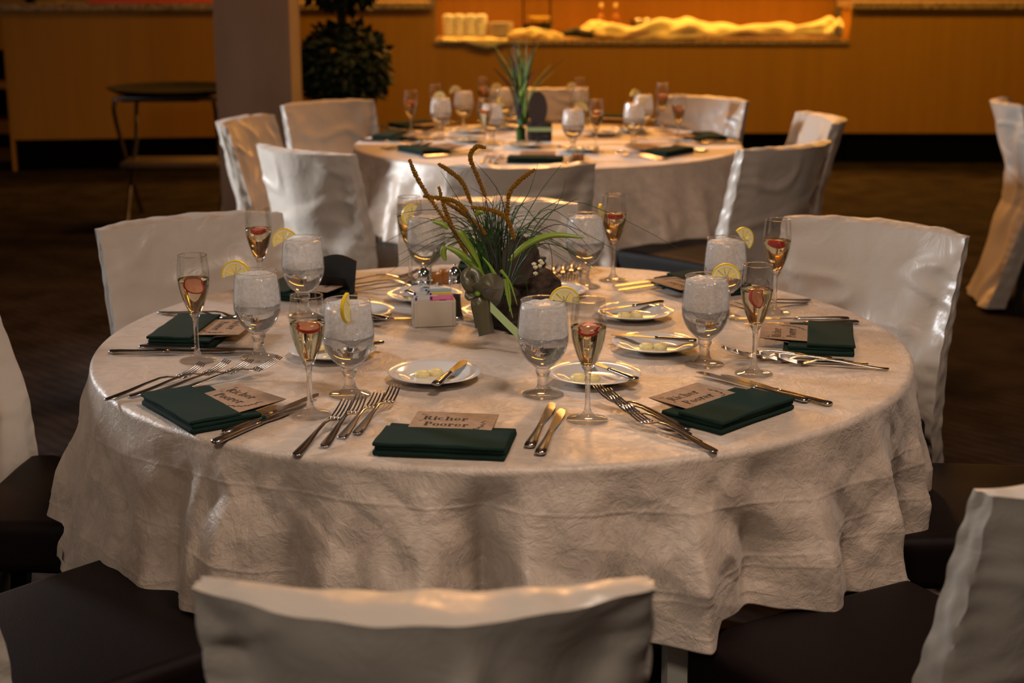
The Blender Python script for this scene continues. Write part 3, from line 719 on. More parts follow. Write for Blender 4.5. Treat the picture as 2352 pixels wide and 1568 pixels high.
def word(g, txt, x, y, h):
    """high-contrast display letters; x-height h, stems thick, joins hairline"""
    X = x
    for ch in txt:
        st = .30*h; hl = .07*h
        if ch in 'RP':
            H = 1.42*h; rect(g, X+.05*h, y, X+.05*h+st*1.1, y+H); rect(g, X-.06*h, y, X+.52*h, y+hl); rect(g, X-.06*h, y+H-hl, X+.5*h, y+H)
            ring(g, X+.48*h, y+H-.38*h, .46*h, .38*h, .16*h, .31*h, -90, 90)
            if ch == 'R':
                g.add([(X+.45*h,y+.66*h,0),(X+.72*h,y+.66*h,0),(X+1.12*h,y,0),(X+.76*h,y,0)], [(0,3,2,1)]); X += 1.22*h
            else: X += 1.06*h
        elif ch in 'oec':
            a1 = {'o':360, 'e':330, 'c':318}[ch]; a0 = {'o':0, 'e':0, 'c':42}[ch]
            ring(g, X+.42*h, y+.5*h, .42*h, .5*h, .16*h, .45*h, a0, a1, 22)
            if ch == 'e': rect(g, X+.2*h, y+.47*h, X+.82*h, y+.47*h+hl)
            X += .95*h
        elif ch == 'i': rect(g, X+.1*h, y, X+.1*h+st, y+h); rect(g, X, y, X+.5*h, y+hl); rect(g, X, y+h-hl, X+.3*h, y+h); ring(g, X+.25*h, y+1.28*h, .15*h, .15*h, 0, 0); X += .58*h
        elif ch == 'h': rect(g, X+.1*h, y, X+.1*h+st, y+1.45*h); rect(g, X, y, X+.46*h, y+hl); rect(g, X, y+1.45*h-hl, X+.3*h, y+1.45*h); rect(g, X+.66*h, y, X+.66*h+st*.95, y+.72*h); rect(g, X+.56*h, y, X+1.06*h, y+hl); ring(g, X+.64*h, y+.70*h, .30*h, .30*h, .10*h, .22*h, 0, 150); X += 1.15*h
        elif ch == 'r': rect(g, X+.1*h, y, X+.1*h+st, y+h); rect(g, X, y, X+.52*h, y+hl); rect(g, X, y+h-hl, X+.3*h, y+h); ring(g, X+.62*h, y+.80*h, .17*h, .17*h, 0, 0); ring(g, X+.56*h, y+.66*h, .24*h, .34*h, .17*h, .28*h, 60, 170); X += .88*h
        elif ch == 'F': rect(g, X, y, X+.22*h, y+1.4*h, .2*h); rect(g, X+.2*h, y+1.28*h, X+.9*h, y+1.4*h); rect(g, X+.15*h, y+.7*h, X+.7*h, y+.8*h); X += .85*h
        elif ch == 'O': ring(g, X+.4*h, y+.5*h, .38*h, .5*h, .22*h, .38*h); X += .9*h
        elif ch == 'q': rect(g, X+.05*h, y, X+.22*h, y+h, .1*h); ring(g, X+.5*h, y+.75*h, .28*h, .28*h, .18*h, .14*h, 20, 160); X += .75*h
    return X
def card():
    t = empty('menu_card', (0,0,0), 0, 'card', 'card')
    # front panel lies on the napkin, rear panel opens a little beneath it; fold along the far edge
    W_, H_ = .128, .092
    def panel(name, tilt, z):
        g = bev((W_, H_, .0006), .0002, 1, 0); o = g.obj(name, M['kraft'], t, False)
        o.location = (0, H_/2, 0); return o
    f_ = G().add([(-W_/2,0,0),(W_/2,0,0),(W_/2,H_,.0),(-W_/2,H_,.0),(-W_/2,0,.0005),(W_/2,0,.0005),(W_/2,H_,.0005),(-W_/2,H_,.0005)], [(3,2,1,0),(4,5,6,7),(0,1,5,4),(1,2,6,5),(2,3,7,6),(3,0,4,7)])
    o1 = f_.obj('front_panel', M['kraft'], t, False)
    b_ = G().add([(-W_/2,.006,-.008),(W_/2,.006,-.008),(W_/2,H_,-.0002),(-W_/2,H_,-.0002),(-W_/2,.006,-.0075),(W_/2,.006,-.0075),(W_/2,H_,0),(-W_/2,H_,0)], [(3,2,1,0),(4,5,6,7),(0,1,5,4),(1,2,6,5),(2,3,7,6),(3,0,4,7)])
    b_.obj('rear_panel', M['kraft'], t, False)
    g = G(); word(g, 'Richer', -.048, .0530, .0122); word(g, 'Poorer', -.042, .0255, .0122); word(g, 'FOq', -.054, .0735, .0040); word(g, 'Oq', -.054, .0460, .0040)
    o = g.obj('lettering', M['ink'], o1, False); o.location = (0,0,.00075); o['label'] = 'black words For Richer or Poorer'
    g = G()
    P_ = [(.022,.010,0),(.034,.014,0),(.044,.024,0),(.048,.038,0),(.045,.054,0)]
    g.tube(P_, .0004, 4)
    for k in range(11):
        tt = k/10; i = min(3, int(tt*4)); e = tt*4-i; x = P_[i][0]*(1-e)+P_[i+1][0]*e; y = P_[i][1]*(1-e)+P_[i+1][1]*e; sd = 1 if k % 2 else -1; a = tt*1.6+.2+sd*.9
        dx, dy = math.cos(a), math.sin(a); g.add([(x,y,0),(x+dx*.003-dy*.0011,y+dy*.003+dx*.0011,0),(x+dx*.0062,y+dy*.0062,0),(x+dx*.003+dy*.0011,y+dy*.003-dx*.0011,0)], [(3,2,1,0)])
    o = g.obj('sprig_print', M['ink'], o1, False); o.location = (0,0,.00075)
    return t
PN, PC = Proto(napkin()), Proto(card())
def place_napkin(c, yaw, i, tbl, cardoff=(0,.045), cardyaw=0, tilt=8):
    s = s_(i, tbl)
    PN.put((c.x, c.y, zt), (0,0,yaw), f'folded dark green napkin at the {s}', f'green napkins on the {tbl} table')
    ca, sa = math.cos(yaw), math.sin(yaw); x, y = cardoff
    y += .012
    PC.put((c.x+x*ca-y*sa, c.y+x*sa+y*ca, zt+.0172), (.03, 0, yaw+cardyaw*D2R), f'kraft menu card tucked in the napkin at the {s}', f'menu cards on the {tbl} table')
# (centre pixel, pixel vector of the near long edge, card offset, card yaw)
NAP = [((1025,1012),((855,1037),(1146,1050)),(.000,.0),0), ((467,938),((333,920),(455,992)),(.02,.0),10), ((450,762),((432,722),(348,782)),(.0,.0),0), ((690,662),((735,640),(640,675)),(0,0),0),
       ((1152,612),((1250,610),(1060,605)),(0,0),0), ((1608,655),((1700,680),(1512,626)),(0,.0),0), ((1880,778),((1962,812),(1955,738)),(0,.005),0), ((1668,940),((1640,997),(1825,932)),(-.005,.0),0)]
for i, (c, (a, b), co, cy_) in enumerate(NAP):
    A_, B_ = at(*a), at(*b); v = B_-A_; place_napkin(at(*c, .76), math.atan2(v.y, v.x), i, 'front', co, cy_)
NAP2 = [(1230,366), (975,345), (905,313), (952,287), (1185,275), (1425,273), (1618,315), (1530,348)]
rnd = random.Random(3)
PG2 = []
for i, c in enumerate(NAP2):
    p = at(*c, .76); d = TC2 - Vector((p.x, p.y, 0)); face = math.atan2(d.y, d.x); yaw = face - PI/2
    place_napkin(p, yaw, i, 'rear')
    fx, fy = math.cos(face), math.sin(face); rx, ry = math.cos(yaw), math.sin(yaw)
    s = s_(i, 'rear')
    for k in range(3):
        o = -.135 - .024*k; PFK.put((p.x+rx*o-fx*.09, p.y+ry*o-fy*.09, zt), (0,0,face+rnd.uniform(-.05,.05)), f'dinner fork, {["innermost","middle","outermost"][k]} of three, at the {s}', f'forks at the {s}')
    for k in range(2):
        o = .125 + .024*k; PK.put((p.x+rx*o-fx*.09, p.y+ry*o-fy*.09, zt), (0,0,face+rnd.uniform(-.04,.04)), f'dinner knife, {["inner","outer"][k]} one, at the {s}', f'knives at the {s}')
P2 = [(1328,345), (1068,323), (1075,303), (1158,294), (1150,278), (1385,308), (1448,300), (1200,335)]
for i, c in enumerate(P2):
    p = at(*c, .757); s = s_(i, 'rear') 
    PP.put((p.x, p.y, zt), (0,0,0), f'white side plate with butter at the {s}', 'side plates on the rear table')
    for k in (-1, 1):
        PBT.put((p.x+k*.0125, p.y-.01, zt+.0047), (0,0,k), f'{"left" if k<0 else "right"} butter rosette on the plate at the {s}', 'butter rosettes on the rear table')
    a = rnd.uniform(0, 6.28); PBK.put((p.x-.08*math.cos(a), p.y-.08*math.sin(a), zt+.0135), (0,0,a), f'butter knife lying across the plate at the {s}', 'butter knives on the rear table')

# ------------------------------------------------------------------ centrepieces
def curve_pts(P_, n=5):
    P_ = [Vector(p) for p in P_]; out = []
    for i in range(len(P_)-1):
        p0, p1, p2, p3 = P_[max(i-1,0)], P_[i], P_[i+1], P_[min(i+2, len(P_)-1)]
        for k in range(n):
            t = k/n; out.append(.5*((2*p1) + (p2-p0)*t + (2*p0-5*p1+4*p2-p3)*t*t + (3*p1-p0-3*p2+p3)*t**3))
    out.append(P_[-1]); return out
def blade_g(g, pts, w0, fold=.3):
    pts = curve_pts(pts, 5); m_ = len(pts); v = []; f = []
    for i, p in enumerate(pts):
        t = (pts[min(i+1,m_-1)]-pts[max(i-1,0)]).normalized(); sd = t.cross(Vector((0,-1,.3))); 
        if sd.length < .1: sd = Vector((1,0,0))
        sd.normalize(); nn = sd.cross(t); u = i/(m_-1); ww = w0*(math.sin(PI*min(1, .12+u*.88))**.6 if w0 > .004 else (1-u*.85))
        v += [p - sd*ww, p + nn*ww*fold, p + sd*ww, p - nn*ww*.15]
    for i in range(m_-1):
        for q in range(4): f.append((4*i+q, 4*i+(q+1) % 4, 4*i+4+(q+1) % 4, 4*i+4+q))
    g.add(v, f)
def cattail_g(g, pts, r, rnd):
    pts = curve_pts(pts, 13); m_ = len(pts); v = []; f = []; n = 7
    g.tube(pts, r*.5, 6)
    for i, p in enumerate(pts):
        t = (pts[min(i+1,m_-1)]-pts[max(i-1,0)]).normalized(); a = t.orthogonal().normalized(); b = t.cross(a)
        for k in range(n):
            an = 2*PI*(k+.5*(i % 2))/n; d = a*math.cos(an)+b*math.sin(an); tp = (.45+.55*min(1, 4*i/m_, 4*(m_-1-i)/m_ + .3)); c = p + d*r*.75*tp + t*rnd.uniform(-.001,.001); s = r*rnd.uniform(.30,.62)
            e1, e2 = t, d.cross(t)
            g.add([c+d*s, c+e1*s, c+e2*s, c-e1*s, c-e2*s, c-d*s*.6], [(0,1,2),(0,2,3),(0,3,4),(0,4,1),(5,2,1),(5,3,2),(5,4,3),(5,1,4)])
CY = 2.86
def to_local(o, root):
    o.data.transform(Matrix.Translation(-root.location))
def centrepiece():
    o0 = at(1165, 745); root = empty('centrepiece', (o0.x, o0.y+.03, zt), 0, 'log and wood slice centrepiece with wild grass, mustard cattails and olive bow on front table', 'centrepiece')
    rnd = random.Random(11); O = root.location
    X0 = O.x; Y0 = O.y
    # base log lying front left to back right
    g = G(); n = 30
    a, b = Vector((-.030,-.070,.048)), Vector((.075,.075,.048)); ax = (b-a).normalized(); sd = Vector((-ax.y, ax.x, 0)); V = []; F_ = []
    for j in range(15):
        p = a.lerp(b, j/14); 
        for k in range(n):
            an = 2*PI*k/n; rr = .046*(1+.07*float(perlin(np.array([math.cos(an)*3]), np.array([math.sin(an)*3]), j*.3)[0]) + .03*rnd.uniform(-1,1)); V.append(p + sd*math.cos(an)*rr + Vector((0,0,1))*math.sin(an)*rr*.95)
    for j in range(14):
        for k in range(n): F_.append((j*n+k, j*n+(k+1) % n, (j+1)*n+(k+1) % n, (j+1)*n+k))
    F_ += [tuple(range(n)), tuple(14*n+k for k in range(n-1,-1,-1))]
    g.add(V, F_).obj('base_log', M['bark'], root, fix=True)
    # small support branch at the front
    g = G(); g.tube([(.008,-.125,.0125),(.022,-.108,.0135),(.040,-.085,.0125)], [.0115,.0125,.0115], 12); g.obj('foot_branch', M['bark'], root)
    # upright wood slice
    c = Vector((.026,-.050,.130)); nrm = Vector((-.35,-.93,.12)).normalized(); u_ = nrm.cross(Vector((0,0,1))).normalized(); w_ = u_.cross(nrm)
    def disc(r0, d0, d1, rough, nn=40):
        V = []
        for d in (d0, d1):
            for k in range(nn):
                an = 2*PI*k/nn; r = r0*(1+rough*math.sin(k*2.7)*.5+rough*rnd.uniform(-.5,.5)); V.append(c + nrm*d + (u_*math.cos(an)*.86 + w_*math.sin(an)*1.18)*r)
        return V, [tuple(range(nn-1,-1,-1)), tuple(range(nn, 2*nn))] + [(k, (k+1) % nn, nn+(k+1) % nn, nn+k) for k in range(nn)]
    G().add(*disc(.0385, .014, -.014, .0)).obj('wood_slice', M['slice'], root, False, fix=True)
    G().add(*disc(.0410, .0125, -.017, .06)).obj('bark_rim', M['bark'], root, False, fix=True)
    # small silver flecks sprinkled on the log
    g = G()
    for k in range(260):
        an = rnd.uniform(.35, 2.2); t = rnd.uniform(.05,.55); p = a.lerp(b, t) + sd*math.cos(an)*.047 + Vector((0,0,1))*math.sin(an)*.047; s = rnd.uniform(.0008,.002)
        p = p + Vector((rnd.uniform(-1,1)*.002, 0, 0)); g.add([p+Vector((s,0,0)), p+Vector((0,s,0)), p+Vector((0,0,s)), p-Vector((s,0,0))], [(0,1,2),(1,3,2),(3,0,2)])
    o = g.obj('log_flecks', M['flecks'], root, False); o['kind'] = 'stuff'
    # pale green tape round the front end
    g = G(); pts = []; 
    p1, p2 = Vector((-.030,-.118,.052)), Vector((.030,-.130,.022))
    def strap(pts, w_, nrmv):
        V = []; F_ = []
        for p in pts: V += [Vector(p)+Vector(w_)*.5, Vector(p)-Vector(w_)*.5, Vector(p)-Vector(w_)*.5-nrmv*.0012, Vector(p)+Vector(w_)*.5-nrmv*.0012]
        for i in range(len(pts)-1):
            for q in range(4): F_.append((4*i+q, 4*i+(q+1) % 4, 4*i+4+(q+1) % 4, 4*i+4+q))
        F_ += [(0,1,2,3), tuple(4*(len(pts)-1)+q for q in (3,2,1,0))]; return V, F_
    pts = [at(1128,712,.80), at(1150,736,.79), at(1172,758,.782), at(1198,782,.775)]
    pts = [atY(1126,704,2.752)-O, atY(1150,728,2.744)-O, atY(1172,750,2.738)-O, atY(1200,776,2.730)-O]
    g.add(*strap(pts, (0,0,.019), Vector((0,-1,0)))); g.obj('green_tape', M['tape'], root, False, fix=True)
    # dark box-like bark block behind the tape
    def Q(px, py, Y): return atY(px, py, Y) - O
    q = [Q(1126,716,2.79), Q(1185,774,2.77), Q(1206,786,2.77)]
    g = bev((.10,.05,.040), .004, 2, 2, wob(4,.002)); o = g.obj('bark_block', M['bark'], root); o.location = (-.008,-.062,.0215); o.rotation_euler = (0,0,-.75)
    # bow: two loops, knot, tails
    kn = Q(1097,672,2.765)
    def rib(P_, w0, nm):
        pts = curve_pts(P_, 6); V = []; F_ = []
        for i, p in enumerate(pts):
            t = (pts[min(i+1,len(pts)-1)]-pts[max(i-1,0)]).normalized(); s = t.cross(Vector((.25,-1,0))).normalized()*w0*.5; nn = t.cross(s).normalized()*.0006
            V += [p+s+nn, p-s+nn, p-s-nn, p+s-nn]
        for i in range(len(pts)-1):
            for q in range(4): F_.append((4*i+q, 4*i+(q+1) % 4, 4*i+4+(q+1) % 4, 4*i+4+q))
        return G().add(V, F_).obj(nm, M['ribbon'], root)
    def ribw(P_, w0, nm):
        pts = curve_pts(P_, 6); V = []; F_ = []
        for i, p in enumerate(pts):
            s = Vector((.012,.016,.008)).normalized()*w0*.5
            V += [p+s, p-s, p-s+Vector((.0008,-.0008,0)), p+s+Vector((.0008,-.0008,0))]
        for i in range(len(pts)-1):
            for q in range(4): F_.append((4*i+q, 4*i+(q+1) % 4, 4*i+4+(q+1) % 4, 4*i+4+q))
        return G().add(V, F_).obj(nm, M['ribbon'], root)
    rib([kn, Q(1080,660,2.755), Q(1070,640,2.76), Q(1078,627,2.77), Q(1094,634,2.77), Q(1100,652,2.765), kn], .022, 'bow_loop')
    ribw([kn, Q(1085,684,2.75), Q(1074,675,2.755), Q(1078,662,2.765), kn], .020, 'bow_loop')
    rib([kn, Q(1112,664,2.75), Q(1128,650,2.75), Q(1134,662,2.755), Q(1122,690,2.76), kn], .038, 'bow_loop')
    rib([kn, Q(1104,700,2.752), Q(1112,735,2.755), Q(1118,768,2.76)], .030, 'bow_tail')
    rib([kn, Q(1096,700,2.758), Q(1101,722,2.76), Q(1106,750,2.765)], .024, 'bow_tail')
    g = G().lathe([(0,-.006),(.005,-.004),(.007,0),(.005,.004),(0,.006)], 12); o = g.obj('bow_knot', M['leaf'], root); o.location = kn + Vector((0,-.006,0))
    # cattails
    CT = [[(941,368),(957,406),(982,448),(1024,508)], [(1008,377),(1033,393),(1062,419),(1081,464)], [(1114,339),(1094,337),(1080,361),(1097,406),(1114,448)], [(1228,389),(1196,412),(1170,444),(1165,495)],
          [(1008,430),(1024,486),(1043,531),(1071,582)], [(1020,462),(1059,486),(1087,508),(1116,537)], [(1084,476),(1129,483),(1164,502),(1180,546)], [(974,451),(1014,456),(1045,463),(1072,485)]]
    for k, P_ in enumerate(CT):
        Yk = 2.86 + (k % 3 - 1)*.05
        pts = [Q(x, y, Yk) for x, y in P_]
        g = G(); cattail_g(g, pts, .0042, rnd); ct = g.obj('cattail', M['cattail'], root, False)
        e = pts[-1]; bse = Q(1140+k*4, 690, 2.86); mid = e.lerp(bse, .5) + Vector((.004,0,.005)); G().tube(curve_pts([e, mid, bse], 5), .0012, 5).obj('stalk', M['grassdark'], ct)
    # named long blades as seen
    LB = [[(1150,690),(1120,560),(1020,485),(905,492)], [(1150,690),(1100,560),(1010,510),(962,500)], [(1160,690),(1190,560),(1260,480),(1355,548)], [(1160,690),(1210,560),(1290,515),(1365,580)], [(1165,690),(1220,570),(1300,570),(1375,622)],
          [(1155,690),(1180,560),(1235,450),(1290,378)], [(1150,690),(1165,560),(1150,450),(1090,370)], [(1155,690),(1210,560),(1280,470),(1300,408)], [(1150,690),(1110,560),(1060,470),(1012,392)], [(1160,690),(1200,600),(1260,560),(1270,660)], [(1160,690),(1185,640),(1205,640),(1215,690)],
          [(1155,690),(1175,520),(1215,440),(1236,375)], [(1150,690),(1140,560),(1130,470),(1080,430)], [(1165,690),(1230,520),(1300,470),(1330,455)], [(1150,690),(1090,620),(1040,540),(998,545)]]
    for k, P_ in enumerate(LB):
        Yk = 2.86 + rnd.uniform(-.06,.06); g = G(); blade_g(g, [Q(x, y, 2.86 if j == 0 else Yk) for j, (x, y) in enumerate(P_)], .0016); g.obj('grass_blade', M['grass' if k % 3 else 'grassdark'], root)
    # the tuft
    gA, gB = G(), G()
    for k in range(190):
        az = rnd.uniform(0, 2*PI); rr = abs(rnd.gauss(0, .10)); hh = rnd.uniform(.07,.22)*(1-rr*1.2); b0 = Vector((-.030+rnd.uniform(-.02,.02), .03+rnd.uniform(-.02,.02), .05))
        tip = b0 + Vector((math.cos(az)*rr*1.15, max(-.02 if math.cos(az) > -.3 else -.2, math.sin(az)*rr*.8), hh if rr < .13 else hh*.55)); mid = b0.lerp(tip, .5) + Vector((0,0,.03+rr*.35)) - Vector((math.cos(az)*rr*.22, math.sin(az)*rr*.2, 0))
        blade_g(gA if k % 4 else gB, [b0, mid, tip], rnd.uniform(.0009,.0019))
    o = gA.obj('grass_tuft', M['grass'], root); o['kind'] = 'stuff'
    o = gB.obj('dry_grass_tuft', M['grassdark'], root); o['kind'] = 'stuff'
    # broad lime leaves
    BL = [([(1170,600),(1210,562),(1270,540),(1345,546)], .0065), ([(1108,640),(1075,600),(1050,578),(1022,566)], .007), ([(1022,566),(1018,580),(1024,600)], .006), ([(1110,650),(1090,590),(1062,540),(1050,530)], .007), ([(1120,660),(1098,622),(1080,600),(1050,585)], .008), ([(1092,494),(1100,486),(1112,488)], .006), ([(1030,525),(1015,514),(992,508)], .005)]
    for k, (P_, w0) in enumerate(BL):
        g = G(); blade_g(g, [Q(x, y, 2.84) for x, y in P_], w0, .15); g.obj('broad_leaf', M['leaf'], root)
    WL = [([(1142,640),(1125,610),(1108,590)], .004), ([(1160,640),(1168,690),(1178,730)], .004), ([(1150,620),(1172,650),(1188,700)], .0035), ([(1165,640),(1172,690),(1170,716)], .0035)]
    for P_, w0 in WL:
        g = G(); blade_g(g, [Q(x, y, 2.76) for x, y in P_], w0); g.obj('pale_leaf', M['paper_b'] if False else M['leaf'], root)
    # small cream blossom behind the slice
    fl_ = Q(1236,618,2.9)
    for k in range(6):
        d = Vector((rnd.uniform(-.008,.008), 0, rnd.uniform(-.022,.018))); G().lathe([(0,-.004),(.004,-.001),(.005,.002),(0,.005)], 8, fl_+d).obj('blossom', M['petal'], root)
    return root
root = centrepiece()
def centrepiece_rear():
    o0 = at(1232, 326); root = empty('centrepiece', (o0.x, o0.y+.05, zt), 0, 'slim wild grass and wood slice centrepiece with green tape on the rear table', 'centrepiece'); rnd = random.Random(5); O = root.location
    def Q(px, py, Y=None): return atY(px, py, O.y if Y is None else Y) - O
    bev((.10,.09,.075), .012, 3, 3, wob(2,.004), (.012,0,.038)).obj('base_log', M['bark'], root)
    g = G(); c = Vector((.006,-.02,.128)); nn = 30; V = [c + Vector((math.cos(2*PI*k/nn)*.038, d, math.sin(2*PI*k/nn)*.068)) for d in (-.014,.014) for k in range(nn)]
    g.add(V, [tuple(range(nn-1,-1,-1)), tuple(range(nn,2*nn))]+[(k,(k+1)%nn,nn+(k+1)%nn,nn+k) for k in range(nn)]).obj('wood_slice', M['slice'], root, False, fix=True)
    G().box((.012,-.047,.047), (.104,.004,.016)).obj('green_tape', M['tape'], root, False)
    for k in range(48):
        g = G(); b0 = Vector((-.055+rnd.uniform(-.02,.02), rnd.uniform(-.02,.02), .06)); rr = rnd.gauss(0,.06); tip = b0 + Vector((rr, rnd.gauss(0,.04), rnd.uniform(.18,.34))); mid = b0.lerp(tip,.5)+Vector((-rr*.25,0,.02)); blade_g(g, [b0, mid, tip], rnd.uniform(.0025,.0048)); g.obj('grass_blade', M[['grass','leaf','grassdark'][k % 3]], root)
    G().tube(curve_pts([(-.06,0,.0),(-.062,-.01,.05),(-.055,0,.10)], 4), [.02]*4+[.018]*4+[.012], 10).obj('grass_clump', M['grass'], root)
centrepiece_rear()

# ------------------------------------------------------------------ condiments
def shaker(px, py, fill, label, nm):
    p = at(px, py); t = empty(nm, (p.x, p.y, zt), 0, label, 'shaker')
    pr = spline([(.0150,.001),(.0155,.006),(.0125,.030),(.0110,.055),(.0122,.074)], 4)
    G().lathe(pr, 8).obj('glass_body', M['glass'], t, False)
    G().lathe([(0,.002)]+[(r-.0014, z) for r, z in pr if .002 < z < (.068 if fill == 'salt' else .05)]+[(0,.068 if fill == 'salt' else .05)], 16).obj('filling', M[fill], t)
    G().lathe([(0,0),(.0168,0),(.0172,.003),(.0158,.006),(.0150,.006)], 24).obj('foot_ring', M['chrome'], t)
    G().lathe(spline([(.0128,.073),(.0135,.078),(.0118,.080),(.0126,.084),(.0128,.090),(.0105,.099),(.0050,.105),(.0022,.107),(.0028,.110),(0,.112)], 3), 24).obj('cap', M['chrome'], t)
shaker(976, 736, 'salt', 'glass salt shaker with chrome cap behind the sugar caddy', 'salt_shaker')
shaker(1046, 733, 'pepper', 'glass pepper shaker with chrome cap beside the bow', 'pepper_shaker')
def sugar():
    a, b = at(946,755), at(1044,751); p = (a+b)/2; yaw = math.atan2(b.y-a.y, b.x-a.x); W_ = (b-a).length
    t = empty('sugar_caddy', (p.x, p.y+.02, zt), yaw, 'square cream sugar caddy full of pink and white packets', 'caddy')
    g = G(); w2, d2, h = W_/2, .019, .052
    bev((W_*.96,.004,h), .0012, 2, 0, None, (0,-d2,h/2)).obj('front_wall', M['ceramic'], t); bev((W_*.96,.004,h), .0012, 2, 0, None, (0,d2,h/2)).obj('back_wall', M['ceramic'], t)
    for s in (-1,1):
        bev((.004,.040,h), .0012, 2, 0, None, (s*w2*.95,0,h/2)).obj('side_wall', M['ceramic'], t); bev((.006,.006,h), .002, 2, 0, None, (s*w2*.90,-d2-.001,h/2)).obj('corner_ridge', M['ceramic'], t)
    bev((W_*.9,.036,.004), .001, 1, 0, None, (0,0,.003)).obj('base', M['ceramic'], t)
    k = 0
    for (x, y, wd_, h_, ml, col_, rz) in [(-.017,-.012,.044,.058,'white sugar packet','paper_w',.02), (-.015,-.009,.044,.060,'white sugar packet','paper_w',-.03), (.013,-.013,.044,.059,'pink sweetener packet','paper_p',.03), (.016,-.009,.044,.060,'pink sweetener packet','paper_p',-.02),
          (.014,-.002,.046,.064,'yellow sweetener packet','paper_y',.0), (.012,.004,.048,.068,'blue sweetener packet','paper_b',.02), (.008,.009,.048,.069,'blue sweetener packet','paper_b',-.02), (-.018,.008,.042,.064,'white sugar packet','paper_w',0)]:
        ca, sa = math.cos(yaw), math.sin(yaw)
        pk = bev((wd_,.0022,h_-.008), .0009, 2, 0).obj('sugar_packet', M[col_], None); pk.location = (t.location.x+x*ca-y*sa, t.location.y+x*sa+y*ca, zt+.006+(h_-.008)/2+.004); pk.rotation_euler = (.02, 0, yaw+rz)
        tag(pk, f'{ml} in the cream caddy, {["frontmost left","second left","frontmost right","second right","fifth from the front","sixth from the front","rearmost right","rearmost left"][k]}', 'packet', 'sweetener packets in the caddy'); k += 1
        e = G().box((-wd_/2+.003,-.0014,(h_-.008)/2-.004), (.004,.0004,.006)).obj('print', M['purple'], pk, False)
        if 'paper_p' == col_:
            g = G(); word(g, 'q', 0,0,.005); e = G().box((.004,-.0014,(h_-.008)/2-.010), (.014,.0004,.004)).obj('print', M['purple'], pk, False)
sugar()
for k, (px, py) in enumerate([(1002,658), (1024,652)]):
    p = at(px, py); t = empty('jam_jar', (p.x, p.y, zt), .2, f'small square amber jam pot behind the shakers, {["left","right"][k]} of two', 'jar', 'amber jam pots')
    bev((.026,.026,.030), .004, 2, 0, None, (0,0,.0155)).obj('jam', M['amber'], t); bev((.029,.029,.034), .005, 2, 0, None, (0,0,.0172)).obj('glass_body', M['glass'], t)
# black arched stand card beyond the goblets
def stand():
    a, b = at(735,690), at(832,683); p = (a+b)/2; t = empty('stand_card', (p.x-.01, p.y+.03, zt), -.25, 'black arched stand card behind the near left goblets', 'card'); n = 16
    V = []; 
    for d in (0, .004):
        V += [(-.045,d,0),(.036,d,0)] + [(.036 - .088*k/n, d+.0, .066+.018*math.sin(PI*(.12+.76*k/n)) - .0) for k in range(n+1)]
    m_ = len(V)//2; V = [(x - .0*z, y + z*.28, z) for x, y, z in V]
    G().add(V, [tuple(range(m_-1,-1,-1)), tuple(range(m_,2*m_))] + [(i,(i+1)%m_,m_+(i+1)%m_,m_+i) for i in range(m_)]).obj('upright_panel', M['blackcard'], t, False, fix=True)
    V = [(-.055,-.035,.001),(.055,-.028,.001),(.040,.012,.001),(-.048,.012,.001)]; V = V + [(x,y,z+.004) for x,y,z in V]
    G().add(V, [(3,2,1,0),(4,5,6,7),(0,1,5,4),(1,2,6,5),(2,3,7,6),(3,0,4,7)]).obj('base_flap', M['blackcard'], t, False)
    V = [(-.045,.010,.004),(.028,.006,.004),(.020,-.012,.040),(-.045,-.010,.045)]; V = V + [(x,y+.003,z) for x,y,z in V]
    G().add(V, [(3,2,1,0),(4,5,6,7),(0,1,5,4),(1,2,6,5),(2,3,7,6),(3,0,4,7)]).obj('pocket_flap', M['blackcard'], t, False)
stand()
# rear table condiments
p = at(1135, 296); t = empty('sugar_caddy', (p.x, p.y, zt), .1, 'white sugar caddy among the glasses on the rear table', 'caddy')
bev((.085,.04,.05), .004, 2, 0, None, (0,0,.026)).obj('body', M['china'], t); bev((.07,.022,.02), .003, 1, 0, None, (0,0,.058)).obj('packets', M['paper_w'], t)
for k, (px, py) in enumerate([(1321,372),(1334,372)]):
    p = at(px, py); t = empty('jam_jar', (p.x, p.y, zt), 0, f'small amber jam pot near the rear table edge, {["left","right"][k]} of two', 'jar', 'rear amber jam pots'); bev((.022,.022,.026), .004, 2, 0, None, (0,0,.0135)).obj('jam', M['amber'], t); bev((.025,.025,.03), .004, 2, 0, None, (0,0,.0155)).obj('glass_body', M['glass'], t)

